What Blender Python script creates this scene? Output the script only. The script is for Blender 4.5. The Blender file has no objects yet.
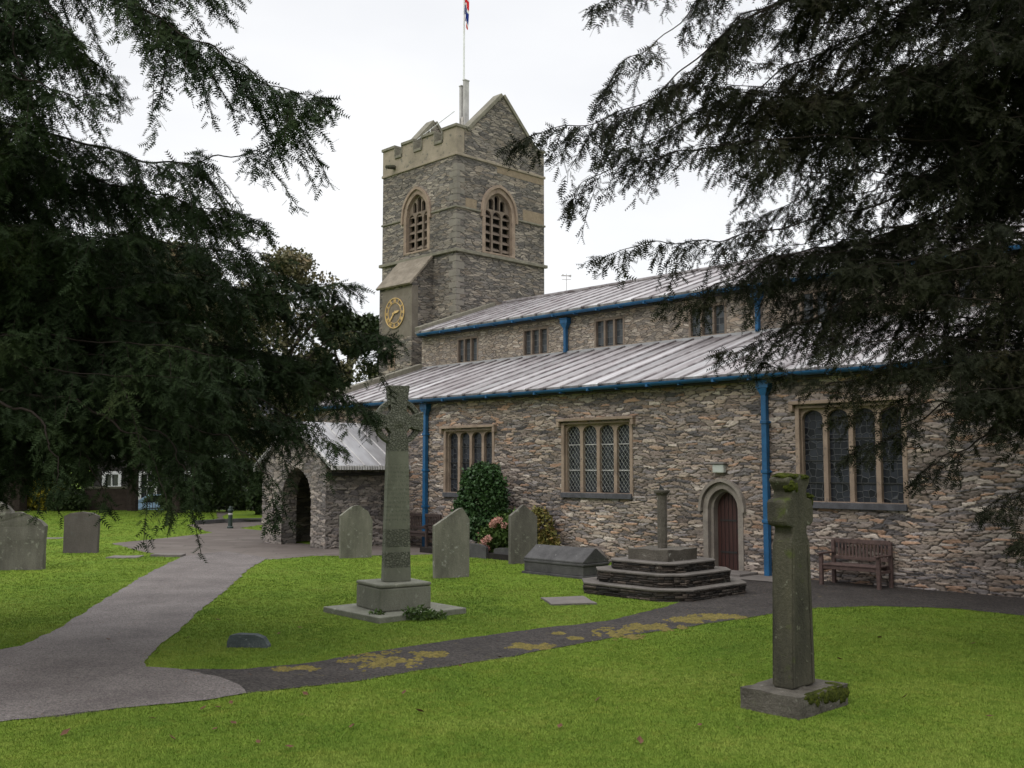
import bpy, bmesh, math, random
import numpy as np
from mathutils import Vector, Matrix, noise as mnoise
from mathutils.geometry import tessellate_polygon
R = math.radians
random.seed(7)
rng = np.random.default_rng(11)
scene = bpy.context.scene
COL = scene.collection

# ---------------------------------------------------------------- camera, sky, sun, exposure
CAM_H = 2.3
F = 1018.0
PITCH = math.atan(83 / F)
cam_d = bpy.data.cameras.new('camera')
cam = bpy.data.objects.new('camera', cam_d)
COL.objects.link(cam)
cam_d.sensor_width = 36.0
cam_d.lens = F / 1024 * 36.0
cam_d.clip_start = 0.1
cam_d.clip_end = 3000
cam.location = (0, 0, CAM_H)
cam.rotation_euler = (R(90) + PITCH, 0, 0)
scene.camera = cam

world = bpy.data.worlds.new('World')
scene.world = world
world.use_nodes = True
wt = world.node_tree
wt.nodes.clear()
def wn(t): return wt.nodes.new(t)
sky = wn('ShaderNodeTexSky')
sky.sky_type = 'NISHITA'
sky.sun_disc = False
SUN_EL, SUN_AZ = 42, 215       # degrees; azimuth clockwise from +Y
sky.sun_elevation = R(SUN_EL)
sky.sun_rotation = R(SUN_AZ)
tc = wn('ShaderNodeTexCoord')
mp = wn('ShaderNodeMapping'); mp.inputs['Scale'].default_value = (1.0, 1.0, 2.6)
nz = wn('ShaderNodeTexNoise'); nz.inputs['Scale'].default_value = 1.7; nz.inputs['Detail'].default_value = 5
cr = wn('ShaderNodeValToRGB')
cr.color_ramp.elements[0].position = 0.3; cr.color_ramp.elements[0].color = (6.7, 6.85, 7.15, 1)
cr.color_ramp.elements[1].position = 0.7; cr.color_ramp.elements[1].color = (8.5, 8.5, 8.55, 1)
sep = wn('ShaderNodeSeparateXYZ')
gr = wn('ShaderNodeMapRange'); gr.inputs['From Min'].default_value = 0.45; gr.inputs['From Max'].default_value = 1.0
gr.inputs['To Min'].default_value = 1.0; gr.inputs['To Max'].default_value = 2.9
mul = wn('ShaderNodeVectorMath'); mul.operation = 'SCALE'
mix = wn('ShaderNodeMix'); mix.data_type = 'RGBA'; mix.inputs['Factor'].default_value = 0.93
bg = wn('ShaderNodeBackground'); bg.inputs['Strength'].default_value = 0.1
wo = wn('ShaderNodeOutputWorld')
L = wt.links.new
L(tc.outputs['Generated'], mp.inputs['Vector']); L(mp.outputs[0], nz.inputs['Vector'])
L(nz.outputs['Fac'], cr.inputs['Fac']); L(tc.outputs['Generated'], sep.inputs[0])
L(sep.outputs['Z'], gr.inputs['Value']); L(cr.outputs[0], mul.inputs[0]); L(gr.outputs[0], mul.inputs['Scale'])
L(sky.outputs[0], mix.inputs['A']); L(mul.outputs[0], mix.inputs['B'])
L(mix.outputs['Result'], bg.inputs['Color']); L(bg.outputs[0], wo.inputs['Surface'])

sun_d = bpy.data.lights.new('sun', 'SUN')
sun_d.energy = 0.7; sun_d.angle = R(18); sun_d.color = (1.0, 0.965, 0.91)
sun = bpy.data.objects.new('sun', sun_d); COL.objects.link(sun)
sd = Vector((math.sin(R(SUN_AZ)) * math.cos(R(SUN_EL)), math.cos(R(SUN_AZ)) * math.cos(R(SUN_EL)), math.sin(R(SUN_EL))))
sun.rotation_euler = sd.to_track_quat('Z', 'Y').to_euler()
sun.location = (0, 0, 40)

scene.view_settings.view_transform = 'Standard'
scene.view_settings.look = 'None'
scene.view_settings.exposure = 0.36
scene.view_settings.gamma = 1.0
scene.view_settings.use_curve_mapping = False
scene.render.engine = 'CYCLES'
scene.cycles.max_bounces = 6
scene.cycles.diffuse_bounces = 3
scene.cycles.glossy_bounces = 3
scene.cycles.use_denoising = True

def at(u, v, d):
    "the world point at depth d (metres along +Y) on the ray through photo pixel (u, v)"
    c, s = math.cos(PITCH), math.sin(PITCH)
    x, y, z = (u - 512) / F, 1.0, -(v - 384) / F
    y, z = y * c - z * s, y * s + z * c
    return np.array([x * d / y, d, CAM_H + z * d / y])

# ---------------------------------------------------------------- materials
def mat(name):
    m = bpy.data.materials.new(name); m.use_nodes = True
    nt = m.node_tree
    b = nt.nodes['Principled BSDF']
    return m, nt, b
def node(nt, t, **kw):
    n = nt.nodes.new(t)
    for k, v in kw.items():
        if k in n.inputs: n.inputs[k].default_value = v
        else: setattr(n, k, v)
    return n
def ramp(nt, fac, stops, interp='LINEAR'):
    n = nt.nodes.new('ShaderNodeValToRGB')
    n.color_ramp.interpolation = interp
    e = n.color_ramp.elements
    e[0].position, e[0].color = stops[0][0], (*stops[0][1], 1)
    e[1].position, e[1].color = stops[1][0], (*stops[1][1], 1)
    for p, c in stops[2:]:
        q = e.new(p); q.color = (*c, 1)
    nt.links.new(fac, n.inputs['Fac'])
    return n.outputs['Color']
def coords(nt, scale=(1, 1, 1), kind='Object', distort=0.0, dscale=3.0):
    t = nt.nodes.new('ShaderNodeTexCoord'); out = t.outputs[kind]
    if distort:
        n = node(nt, 'ShaderNodeTexNoise', Scale=dscale, Detail=3.0)
        nt.links.new(out, n.inputs['Vector'])
        s = node(nt, 'ShaderNodeVectorMath', operation='SUBTRACT'); s.inputs[1].default_value = (.5, .5, .5)
        nt.links.new(n.outputs['Color'], s.inputs[0])
        k = node(nt, 'ShaderNodeVectorMath', operation='SCALE', Scale=distort)
        nt.links.new(s.outputs[0], k.inputs[0])
        a = node(nt, 'ShaderNodeVectorMath', operation='ADD')
        nt.links.new(out, a.inputs[0]); nt.links.new(k.outputs[0], a.inputs[1]); out = a.outputs[0]
    m = nt.nodes.new('ShaderNodeMapping'); m.inputs['Scale'].default_value = scale
    nt.links.new(out, m.inputs['Vector'])
    return m.outputs[0]
def noise(nt, vec, scale, detail=4.0, rough=0.55):
    n = node(nt, 'ShaderNodeTexNoise', Scale=scale, Detail=detail, Roughness=rough)
    nt.links.new(vec, n.inputs['Vector']); return n.outputs['Fac']
def mixc(nt, fac, a, b, mode='MIX'):
    n = nt.nodes.new('ShaderNodeMix'); n.data_type = 'RGBA'; n.blend_type = mode
    for key, v in (('Factor', fac), ('A', a), ('B', b)):
        s = [i for i in n.inputs if i.name == key and i.type == ('VALUE' if key == 'Factor' else 'RGBA')][0]
        if isinstance(v, (int, float)): s.default_value = v
        elif isinstance(v, tuple): s.default_value = (*v, 1)
        else: nt.links.new(v, s)
    return [o for o in n.outputs if o.type == 'RGBA'][0]
def maprange(nt, v, a, b, c=0.0, d=1.0):
    n = nt.nodes.new('ShaderNodeMapRange')
    for k, x in zip(('From Min', 'From Max', 'To Min', 'To Max'), (a, b, c, d)): n.inputs[k].default_value = x
    nt.links.new(v, n.inputs['Value']); return n.outputs[0]
def math_(nt, op, a, b=0.0):
    n = nt.nodes.new('ShaderNodeMath'); n.operation = op
    for i, v in enumerate((a, b)):
        if isinstance(v, (int, float)): n.inputs[i].default_value = v
        else: nt.links.new(v, n.inputs[i])
    return n.outputs[0]
def bump(nt, b, h, dist=0.02, strength=1.0):
    n = nt.nodes.new('ShaderNodeBump'); n.inputs['Distance'].default_value = dist; n.inputs['Strength'].default_value = strength
    nt.links.new(h, n.inputs['Height']); nt.links.new(n.outputs[0], b.inputs['Normal'])
def setc(nt, b, c, rough=0.85, spec=0.3):
    if isinstance(c, tuple): b.inputs['Base Color'].default_value = (*c, 1)
    else: nt.links.new(c, b.inputs['Base Color'])
    b.inputs['Roughness'].default_value = rough
    b.inputs['Specular IOR Level'].default_value = spec

def rubble(name, palette, sc=(3.0, 3.0, 9.5), mortar=(.075, .066, .056), depth=0.035, attr=False, gap=0.07, con=1.0):
    m, nt, b = mat(name)
    if attr:                      # stones modelled in the mesh carry their own random number
        at_ = node(nt, 'ShaderNodeAttribute', attribute_name='stone')
        sp = nt.nodes.new('ShaderNodeSeparateColor'); nt.links.new(at_.outputs['Color'], sp.inputs[0])
        rnd, edge, rnd2 = sp.outputs[0], sp.outputs[1], sp.outputs[2]
    else:
        v = coords(nt, sc, distort=0.2, dscale=3.2)
        vo = node(nt, 'ShaderNodeTexVoronoi', Scale=1.0); nt.links.new(v, vo.inputs['Vector'])
        vd = node(nt, 'ShaderNodeTexVoronoi', Scale=1.0, feature='DISTANCE_TO_EDGE'); nt.links.new(v, vd.inputs['Vector'])
        sp = nt.nodes.new('ShaderNodeSeparateColor'); nt.links.new(vo.outputs['Color'], sp.inputs[0])
        rnd, rnd2 = sp.outputs[0], sp.outputs[2]
        edge = maprange(nt, vd.outputs['Distance'], 0.0, gap)
    palette = [(c[0] * 1.03, c[1] * .99, c[2] * .965) for c in palette]; n = len(palette)
    c = ramp(nt, rnd, [(i / n, p) for i, p in enumerate(palette)], 'CONSTANT')
    o = coords(nt)
    val = maprange(nt, rnd2, 0, 1, 1 - .38 * con, 1 + .28 * con)
    big = maprange(nt, noise(nt, o, 0.55, 4), 0.3, 0.7, 0.78, 1.2)
    fine = maprange(nt, noise(nt, coords(nt, (1, 1, 2.5)), 22, 5, .7), 0.3, 0.7, 0.72, 1.28)
    s = math_(nt, 'MULTIPLY', math_(nt, 'MULTIPLY', val, big), fine)
    k = node(nt, 'ShaderNodeVectorMath', operation='SCALE'); nt.links.new(c, k.inputs[0]); nt.links.new(s, k.inputs['Scale'])
    lich = maprange(nt, noise(nt, o, 7, 5, .65), 0.62, 0.72, 0, 0.6)
    c2 = mixc(nt, lich, k.outputs[0], (.36, .35, .29))
    c3 = mixc(nt, edge, mortar, c2)
    setc(nt, b, c3, 0.88, 0.25)
    h = math_(nt, 'ADD', math_(nt, 'MULTIPLY', edge, 0.0 if attr else 1.0), math_(nt, 'MULTIPLY', noise(nt, coords(nt, (1, 1, 2)), 14, 6, .7), 0.7))
    bump(nt, b, h, depth)
    return m
def plain_stone(name, c1, c2, spot=None, scale=5, bumpd=0.008, spotlim=(.6, .68), streak=False, rough=.85, moss=None):
    m, nt, b = mat(name)
    o = coords(nt, (1, 1, .35 if streak else 1))
    c = ramp(nt, noise(nt, o, scale, 6, .65), [(.3, c1), (.72, c2)])
    if spot:
        c = mixc(nt, maprange(nt, noise(nt, coords(nt), scale * 3.1, 5, .6), spotlim[0], spotlim[1], 0, .85), c, spot)
    if moss:
        g = nt.nodes.new('ShaderNodeNewGeometry'); sx = nt.nodes.new('ShaderNodeSeparateXYZ'); nt.links.new(g.outputs['Normal'], sx.inputs[0])
        f = math_(nt, 'ADD', noise(nt, coords(nt), 4, 4), math_(nt, 'MULTIPLY', sx.outputs['Z'], moss[1]))
        c = mixc(nt, maprange(nt, f, .62, .74), c, moss[0])
    fine = maprange(nt, noise(nt, coords(nt), 60, 4, .7), .3, .7, .8, 1.2)
    k = node(nt, 'ShaderNodeVectorMath', operation='SCALE'); nt.links.new(c, k.inputs[0]); nt.links.new(fine, k.inputs['Scale'])
    setc(nt, b, k.outputs[0], rough, .25)
    bump(nt, b, noise(nt, coords(nt), 25, 6, .7), bumpd)
    return m

PAL_AISLE = [(.215, .185, .165), (.29, .235, .19), (.13, .12, .12), (.25, .215, .185), (.34, .285, .235), (.17, .155, .155), (.27, .20, .15), (.23, .20, .18),
             (.095, .09, .092), (.31, .265, .225), (.20, .165, .145), (.41, .365, .32), (.25, .23, .225), (.33, .22, .155)]
PAL_GREY = [(.205, .185, .17), (.235, .215, .195), (.15, .14, .135), (.265, .24, .215), (.18, .165, .155), (.22, .19, .165), (.29, .26, .23), (.13, .12, .12)]
PAL_TOWER = [(.20, .182, .16), (.235, .215, .185), (.15, .142, .13), (.26, .235, .20), (.18, .165, .15), (.225, .195, .16), (.285, .255, .215), (.13, .122, .115)]
PAL_CLER = [(.28, .24, .20), (.31, .27, .225), (.24, .21, .185), (.33, .29, .245), (.26, .22, .18), (.21, .19, .17), (.30, .245, .195), (.37, .33, .285)]
PAL_DARK = [(.038, .034, .030), (.058, .050, .043), (.028, .026, .024), (.08, .066, .055), (.048, .040, .034)]
M = {}
def squeeze(pal, k, m_=(.235, .205, .178)): return [tuple(1.06 * (k * a + (1 - k) * b_) for a, b_ in zip(c, m_)) for c in pal]
M['aisle'] = rubble('aisle_rubble', squeeze(PAL_AISLE, 1.0), attr=True, con=.95, mortar=(.055, .048, .042))
M['porch'] = rubble('porch_rubble', PAL_GREY, attr=True, mortar=(.06, .055, .05))
M['cler'] = rubble('clerestory_rubble', PAL_CLER, sc=(4.2, 4.2, 16), mortar=(.16, .14, .12), gap=.06, con=.7)
M['tower'] = rubble('tower_rubble', PAL_TOWER, sc=(2.7, 2.7, 13.0), mortar=(.08, .073, .065), gap=.06, depth=.05, con=.8)
M['steps'] = rubble('slate_steps', PAL_DARK, attr=True, mortar=(.02, .018, .016))
M['sand'] = plain_stone('dressed_sandstone', (.19, .14, .105), (.34, .262, .20), (.15, .12, .10), 2.5, .006)
M['ashlar'] = plain_stone('parapet_ashlar', (.20, .17, .13), (.34, .285, .22), (.10, .10, .085), 1.6, .01)
M['doorstone'] = plain_stone('door_surround_stone', (.15, .128, .11), (.27, .24, .205), (.14, .13, .12), 3, .005)
M['sillstone'] = plain_stone('slate_sill', (.05, .05, .055), (.10, .10, .11), None, 6)
M['coping'] = plain_stone('coping_stone', (.13, .12, .095), (.24, .22, .17), (.09, .10, .06), 4, .01)
M['turretroof'] = plain_stone('turret_stone_roof', (.15, .125, .095), (.27, .23, .18), (.10, .10, .08), 3, .02)
M['celtic'] = plain_stone('green_grey_stone', (.12, .12, .092), (.20, .198, .155), (.26, .26, .21), 3, .01, streak=True)
M['oldcross'] = plain_stone('weathered_cross_stone', (.032, .030, .022), (.085, .078, .052), (.14, .14, .10), 4, .02, streak=True, spotlim=(.64, .7), moss=((.06, .075, .014), .16))
M['crossbase'] = plain_stone('cross_base_stone', (.055, .048, .038), (.15, .135, .11), (.20, .19, .16), 5, .03, moss=((.06, .07, .02), -.15))
M['head1'] = plain_stone('headstone_grey', (.065, .06, .05), (.155, .145, .12), (.22, .22, .18), 3, .012, streak=True)
M['head2'] = plain_stone('headstone_brown', (.065, .055, .05), (.115, .10, .09), (.09, .085, .08), 2, .006, streak=True)
M['head3'] = plain_stone('headstone_green', (.085, .083, .064), (.21, .20, .16), (.28, .28, .24), 3, .008, streak=True)
M['tomb'] = plain_stone('dark_tomb_slate', (.042, .04, .04), (.095, .092, .09), (.24, .24, .23), 3, .006, spotlim=(.68, .72))
M['treadstone'] = plain_stone('tread_slate', (.075, .066, .058), (.16, .142, .125), (.08, .075, .07), 3, .008)
M['socket'] = plain_stone('socket_stone', (.06, .052, .042), (.13, .115, .095), (.34, .33, .29), 3, .02, spotlim=(.63, .68))
M['ledger'] = plain_stone('ledger_stone', (.11, .097, .09), (.17, .15, .135), (.14, .13, .11), 3, .004)

# leaded roof
m, nt, b = mat('lead_sheet')
o = coords(nt)
c = ramp(nt, noise(nt, coords(nt, (2.2, .22, .22)), 1.6, 6, .6), [(.28, (.15, .125, .125)), (.42, (.26, .235, .235)), (.56, (.37, .355, .355)), (.72, (.49, .485, .49))])
spk = maprange(nt, noise(nt, coords(nt, (6, .6, .6)), 3, 5, .7), .5, .68, 0, .45)
c = mixc(nt, spk, c, (.17, .12, .12))
sx = nt.nodes.new('ShaderNodeSeparateXYZ'); nt.links.new(o, sx.inputs[0])
wv_ = nt.nodes.new('ShaderNodeTexWhiteNoise'); wv_.noise_dimensions = '1D'
nt.links.new(math_(nt, 'FLOOR', math_(nt, 'DIVIDE', math_(nt, 'ADD', sx.outputs['X'], 16.75), .62)), wv_.inputs['W'])
bay = node(nt, 'ShaderNodeVectorMath', operation='SCALE'); nt.links.new(c, bay.inputs[0]); nt.links.new(maprange(nt, wv_.outputs['Value'], 0, 1, .72, 1.22), bay.inputs['Scale'])
c = bay.outputs[0]
setc(nt, b, c, .5, .5); b.inputs['Metallic'].default_value = .15
bump(nt, b, noise(nt, o, 3, 4), .02)
M['lead'] = m
m, nt, b = mat('lead_roll')
c = ramp(nt, noise(nt, coords(nt), 3, 5), [(.35, (.10, .08, .082)), (.65, (.26, .24, .24))])
setc(nt, b, c, .55, .5); M['roll'] = m
m, nt, b = mat('porch_lead')
c = ramp(nt, noise(nt, coords(nt, (.6, 1.6, .6)), 2, 6, .6), [(.3, (.22, .21, .21)), (.7, (.38, .375, .385))])
setc(nt, b, c, .42, .5); b.inputs['Metallic'].default_value = .2
bump(nt, b, noise(nt, coords(nt), 2.5, 4), .02); M['leadgrey'] = m

def simple(name, c, rough=.6, spec=.4, var=.25, scale=8, metal=0, bumpd=.002):
    m, nt, b = mat(name)
    v = maprange(nt, noise(nt, coords(nt), scale, 5, .65), .3, .7, 1 - var, 1 + var)
    k = node(nt, 'ShaderNodeVectorMath', operation='SCALE'); k.inputs[0].default_value = c; nt.links.new(v, k.inputs['Scale'])
    setc(nt, b, k.outputs[0], rough, spec); b.inputs['Metallic'].default_value = metal
    bump(nt, b, noise(nt, coords(nt), scale * 5, 4), bumpd)
    return m
M['blue'] = simple('blue_paint', (.010, .078, .18), .5, .4, .3, 3)
M['darkfascia'] = simple('dark_fascia', (.03, .028, .028), .8)
M['gold'] = simple('gilded_metal', (.62, .42, .16), .4, .5, .2, 9)
M['clockface'] = simple('clock_ground', (.16, .13, .10), .8)
M['benchwood'] = simple('bench_wood', (.085, .055, .048), .7, .3, .4, 14)
M['benchdark'] = simple('dark_bench_wood', (.045, .032, .028), .7, .3, .4, 14)
M['ironblack'] = simple('black_iron', (.02, .02, .02), .5, .5)
M['hinge'] = simple('door_iron', (.015, .015, .015), .6, .5)
M['white'] = simple('white_paint', (.72, .72, .72), .5, .4, .08)
M['postgrey'] = simple('galvanised_post', (.42, .40, .39), .6, .4, .3, 3)
M['polebase'] = simple('weathered_white_base', (.50, .46, .43), .8, .2, .3, 3)
M['wire'] = simple('guard_wire', (.30, .31, .28), .6, .4)
M['bollard'] = simple('green_black_paint', (.018, .03, .026), .5, .5)
M['bark'] = simple('yew_bark', (.045, .034, .028), .9, .2, .5, 12, 0, .02)
M['twig'] = simple('dark_twig_bark', (.022, .017, .014), .9, .1, .3, 12)
M['render'] = simple('grey_render', (.45, .47, .50), .9, .2, .08, 2)
M['housestone'] = simple('house_slate_wall', (.055, .05, .048), .9, .2, .35, 2)
M['houseroof'] = simple('house_slate_roof', (.07, .07, .08), .8, .2, .3, 3)
M['brownwall'] = simple('brown_wall', (.06, .045, .037), .9, .2, .3, 5)
M['winglass'] = simple('dark_window_glass', (.02, .022, .028), .12, .8, .2, 4, 0, .001)
M['inside'] = simple('dark_interior', (.025, .022, .02), .95, .1)
M['lampface'] = simple('light_fitting_glass', (.42, .44, .40), .3, .5, .1)
M['lampbody'] = simple('light_fitting_body', (.16, .15, .14), .7, .3, .2)
M['bluecar'] = simple('pale_blue_car_paint', (.42, .60, .80), .25, .6, .05)
M['redlens'] = simple('red_lens', (.6, .02, .02), .2, .6, .05)
M['tyre'] = simple('tyre_rubber', (.02, .02, .02), .8, .3)
# leaded glass: dark panes, faint rectangular leading, every pane tilted a little
def leadglass(name, cx, cz, tint=(.018, .02, .025), lead=(.07, .073, .076), fig=True):
    m, nt, b = mat(name)
    v = coords(nt, (cx, cx, cz), distort=0.03 if fig else 0.0, dscale=6)
    vo = node(nt, 'ShaderNodeTexVoronoi', Scale=1.0, distance='CHEBYCHEV', Randomness=.45 if fig else 0.0); nt.links.new(v, vo.inputs['Vector'])
    vd = node(nt, 'ShaderNodeTexVoronoi', Scale=1.0, feature='DISTANCE_TO_EDGE', Randomness=.45 if fig else 0.0); nt.links.new(v, vd.inputs['Vector'])
    e = maprange(nt, vd.outputs['Distance'], .03, .08)
    sp = nt.nodes.new('ShaderNodeSeparateColor'); nt.links.new(vo.outputs['Color'], sp.inputs[0])
    g = ramp(nt, sp.outputs[0], [(0, (tint[0] * .5, tint[1] * .5, tint[2] * .5)), (1, (tint[0] * 1.8, tint[1] * 1.8, tint[2] * 1.8))])
    setc(nt, b, mixc(nt, e, lead, g), .25, .22)
    bump(nt, b, math_(nt, 'ADD', sp.outputs[1], math_(nt, 'MULTIPLY', e, -.6)), .012)
    return m
M['glassA'] = leadglass('leaded_glass_tall', 7, 7)
M['glassB'] = leadglass('leaded_glass_clerestory', 6.5, 5.2, (.045, .05, .055), (.13, .13, .13), False)
# door
m, nt, b = mat('red_brown_door')
w = node(nt, 'ShaderNodeTexWave', Scale=3.1, Distortion=.0, bands_direction='X', wave_profile='SIN'); nt.links.new(coords(nt), w.inputs['Vector'])
e = maprange(nt, w.outputs['Fac'], 0, .12)
c = ramp(nt, noise(nt, coords(nt, (4, 4, .4)), 4, 5), [(.3, (.030, .011, .009)), (.7, (.058, .022, .018))])
setc(nt, b, mixc(nt, e, (.012, .006, .006), c), .55, .4); bump(nt, b, e, .01); M['door'] = m

# ground materials
m, nt, b = mat('lawn_turf')
o = coords(nt)
c = ramp(nt, noise(nt, o, .55, 5, .6), [(.3, (.085, .15, .010)), (.52, (.125, .195, .013)), (.75, (.17, .22, .02))])
c = mixc(nt, maprange(nt, noise(nt, o, 3.3, 6, .7), .55, .75, 0, .5), c, (.14, .17, .03))
c = mixc(nt, maprange(nt, noise(nt, o, 40, 4, .8), .35, .65, 0, .3), c, (.045, .09, .006))
setc(nt, b, c, .9, .15); bump(nt, b, noise(nt, o, 35, 5, .7), .03); M['lawn'] = m
m, nt, b = mat('grass_blade')
o = coords(nt, kind='Object')
c = ramp(nt, noise(nt, o, .5, 5, .6), [(.3, (.10, .17, .024)), (.5, (.165, .235, .034)), (.72, (.25, .295, .06))])
c = mixc(nt, maprange(nt, noise(nt, o, 2.7, 5, .7), .52, .72, 0, .6), c, (.22, .235, .04))
c = mixc(nt, maprange(nt, noise(nt, o, 7.5, 5, .7), .48, .66, 0, .6), c, (.07, .135, .012))
c = mixc(nt, maprange(nt, noise(nt, o, 1.1, 5, .7), .52, .7, 0, .55), c, (.075, .15, .014))
c = mixc(nt, maprange(nt, noise(nt, o, 17, 4, .7), .55, .72, 0, .5), c, (.27, .28, .06))
c = mixc(nt, maprange(nt, noise(nt, coords(nt, (1, 1, 1), distort=.2), 4.3, 4, .6), .66, .74, 0, .6), c, (.26, .22, .07))
gi = nt.nodes.new('ShaderNodeNewGeometry')
k = node(nt, 'ShaderNodeVectorMath', operation='SCALE'); nt.links.new(c, k.inputs[0]); nt.links.new(maprange(nt, gi.outputs['Random Per Island'], 0, 1, .86, 1.14), k.inputs['Scale'])
setc(nt, b, k.outputs[0], .75, .12); M['blade'] = m
m, nt, b = mat('asphalt')
o = coords(nt)
c = ramp(nt, noise(nt, o, .9, 5, .6), [(.3, (.094, .080, .075)), (.55, (.138, .120, .112)), (.75, (.168, .148, .138))])
vo = node(nt, 'ShaderNodeTexVoronoi', Scale=75.0); nt.links.new(o, vo.inputs['Vector'])
sp = nt.nodes.new('ShaderNodeSeparateColor'); nt.links.new(vo.outputs['Color'], sp.inputs[0])
k = node(nt, 'ShaderNodeVectorMath', operation='SCALE'); nt.links.new(c, k.inputs[0]); nt.links.new(maprange(nt, sp.outputs[0], 0, 1, .5, 1.5), k.inputs['Scale'])
setc(nt, b, k.outputs[0], .8, .3); bump(nt, b, vo.outputs['Distance'], .008); M['asphalt'] = m
m, nt, b = mat('dark_worn_asphalt')
o = coords(nt)
c = ramp(nt, noise(nt, o, 1.3, 6, .7), [(.3, (.024, .020, .018)), (.7, (.048, .041, .036))])
vo = node(nt, 'ShaderNodeTexVoronoi', Scale=38.0); nt.links.new(o, vo.inputs['Vector'])
sp = nt.nodes.new('ShaderNodeSeparateColor'); nt.links.new(vo.outputs['Color'], sp.inputs[0])
k = node(nt, 'ShaderNodeVectorMath', operation='SCALE'); nt.links.new(c, k.inputs[0]); nt.links.new(maprange(nt, sp.outputs[0], 0, 1, .45, 1.6), k.inputs['Scale'])
c = mixc(nt, maprange(nt, noise(nt, o, 5, 6, .7), .62, .7, 0, .7), k.outputs[0], (.13, .105, .04))
setc(nt, b, c, .85, .25); bump(nt, b, vo.outputs['Distance'], .012); M['darkpath'] = m
m, nt, b = mat('flagstones')
v = coords(nt, (1.1, 1.9, 1), distort=.05)
vo = node(nt, 'ShaderNodeTexVoronoi', Scale=1.0, distance='CHEBYCHEV'); nt.links.new(v, vo.inputs['Vector'])
vd = node(nt, 'ShaderNodeTexVoronoi', Scale=1.0, feature='DISTANCE_TO_EDGE'); nt.links.new(v, vd.inputs['Vector'])
sp = nt.nodes.new('ShaderNodeSeparateColor'); nt.links.new(vo.outputs['Color'], sp.inputs[0])
c = ramp(nt, sp.outputs[0], [(0, (.085, .067, .058)), (1, (.13, .108, .095))])
c = mixc(nt, maprange(nt, noise(nt, coords(nt), 2, 5), .4, .7, 0, .5), c, (.09, .075, .06))
setc(nt, b, mixc(nt, maprange(nt, vd.outputs['Distance'], 0, .03), (.06, .05, .04), c), .75, .3); M['paving'] = m
m, nt, b = mat('yellow_moss')
c = ramp(nt, noise(nt, coords(nt), 14, 5, .7), [(.35, (.10, .085, .03)), (.65, (.20, .16, .05))])
setc(nt, b, c, .95, .1); bump(nt, b, noise(nt, coords(nt), 50, 5), .02); M['moss'] = m
M['belfry'] = plain_stone('belfry_tracery_stone', (.13, .10, .078), (.235, .185, .145), (.10, .085, .07), 3, .006)
m, nt, b = mat('green_moss')
c = ramp(nt, noise(nt, coords(nt), 18, 5, .7), [(.3, (.018, .021, .007)), (.52, (.05, .06, .010)), (.8, (.13, .145, .018))])
setc(nt, b, c, .95, .1); bump(nt, b, noise(nt, coords(nt), 45, 5), .03); M['gmoss'] = m

def leafmat(name, stops, scale=.7, rough=.55, var=(.6, 1.4)):
    m, nt, b = mat(name)
    o = coords(nt)
    c = ramp(nt, noise(nt, o, scale, 5, .65), stops)
    gi = nt.nodes.new('ShaderNodeNewGeometry')
    k = node(nt, 'ShaderNodeVectorMath', operation='SCALE'); nt.links.new(c, k.inputs[0])
    nt.links.new(maprange(nt, gi.outputs['Random Per Island'], 0, 1, *var), k.inputs['Scale'])
    setc(nt, b, k.outputs[0], rough, .05 if 'yew' in name else .15)
    return m
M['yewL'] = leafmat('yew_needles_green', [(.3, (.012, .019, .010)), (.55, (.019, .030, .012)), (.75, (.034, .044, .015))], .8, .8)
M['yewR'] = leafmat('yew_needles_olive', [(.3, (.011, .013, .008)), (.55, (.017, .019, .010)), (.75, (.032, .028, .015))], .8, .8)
M['autumn'] = leafmat('turning_leaves', [(.3, (.07, .09, .035)), (.55, (.13, .115, .06)), (.75, (.19, .125, .075))], .5)
M['tree'] = leafmat('tree_leaves', [(.3, (.02, .034, .013)), (.6, (.035, .052, .017)), (.8, (.055, .065, .022))], .4)
M['camellia'] = leafmat('glossy_shrub_leaves', [(.3, (.022, .05, .018)), (.6, (.045, .085, .03)), (.8, (.10, .14, .06))], 6, .3)
M['hydr'] = leafmat('hydrangea_leaves', [(.3, (.04, .075, .02)), (.7, (.08, .12, .03))], 5, .6)
M['rose'] = leafmat('turning_rose_leaves', [(.3, (.07, .08, .025)), (.5, (.14, .13, .035)), (.7, (.25, .13, .05))], 7, .6)
M['petal'] = leafmat('pink_petals', [(.3, (.42, .16, .15)), (.7, (.60, .38, .30))], 12, .7, (.8, 1.2))
M['yshrub'] = leafmat('yellow_shrub_leaves', [(.3, (.14, .15, .02)), (.7, (.40, .32, .03))], 2, .7)
M['dleaf'] = leafmat('fallen_leaf', [(.3, (.06, .028, .018)), (.7, (.14, .075, .042))], 1.5, .8)
M['berry'] = simple('red_berry', (.35, .02, .02), .4)

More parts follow.
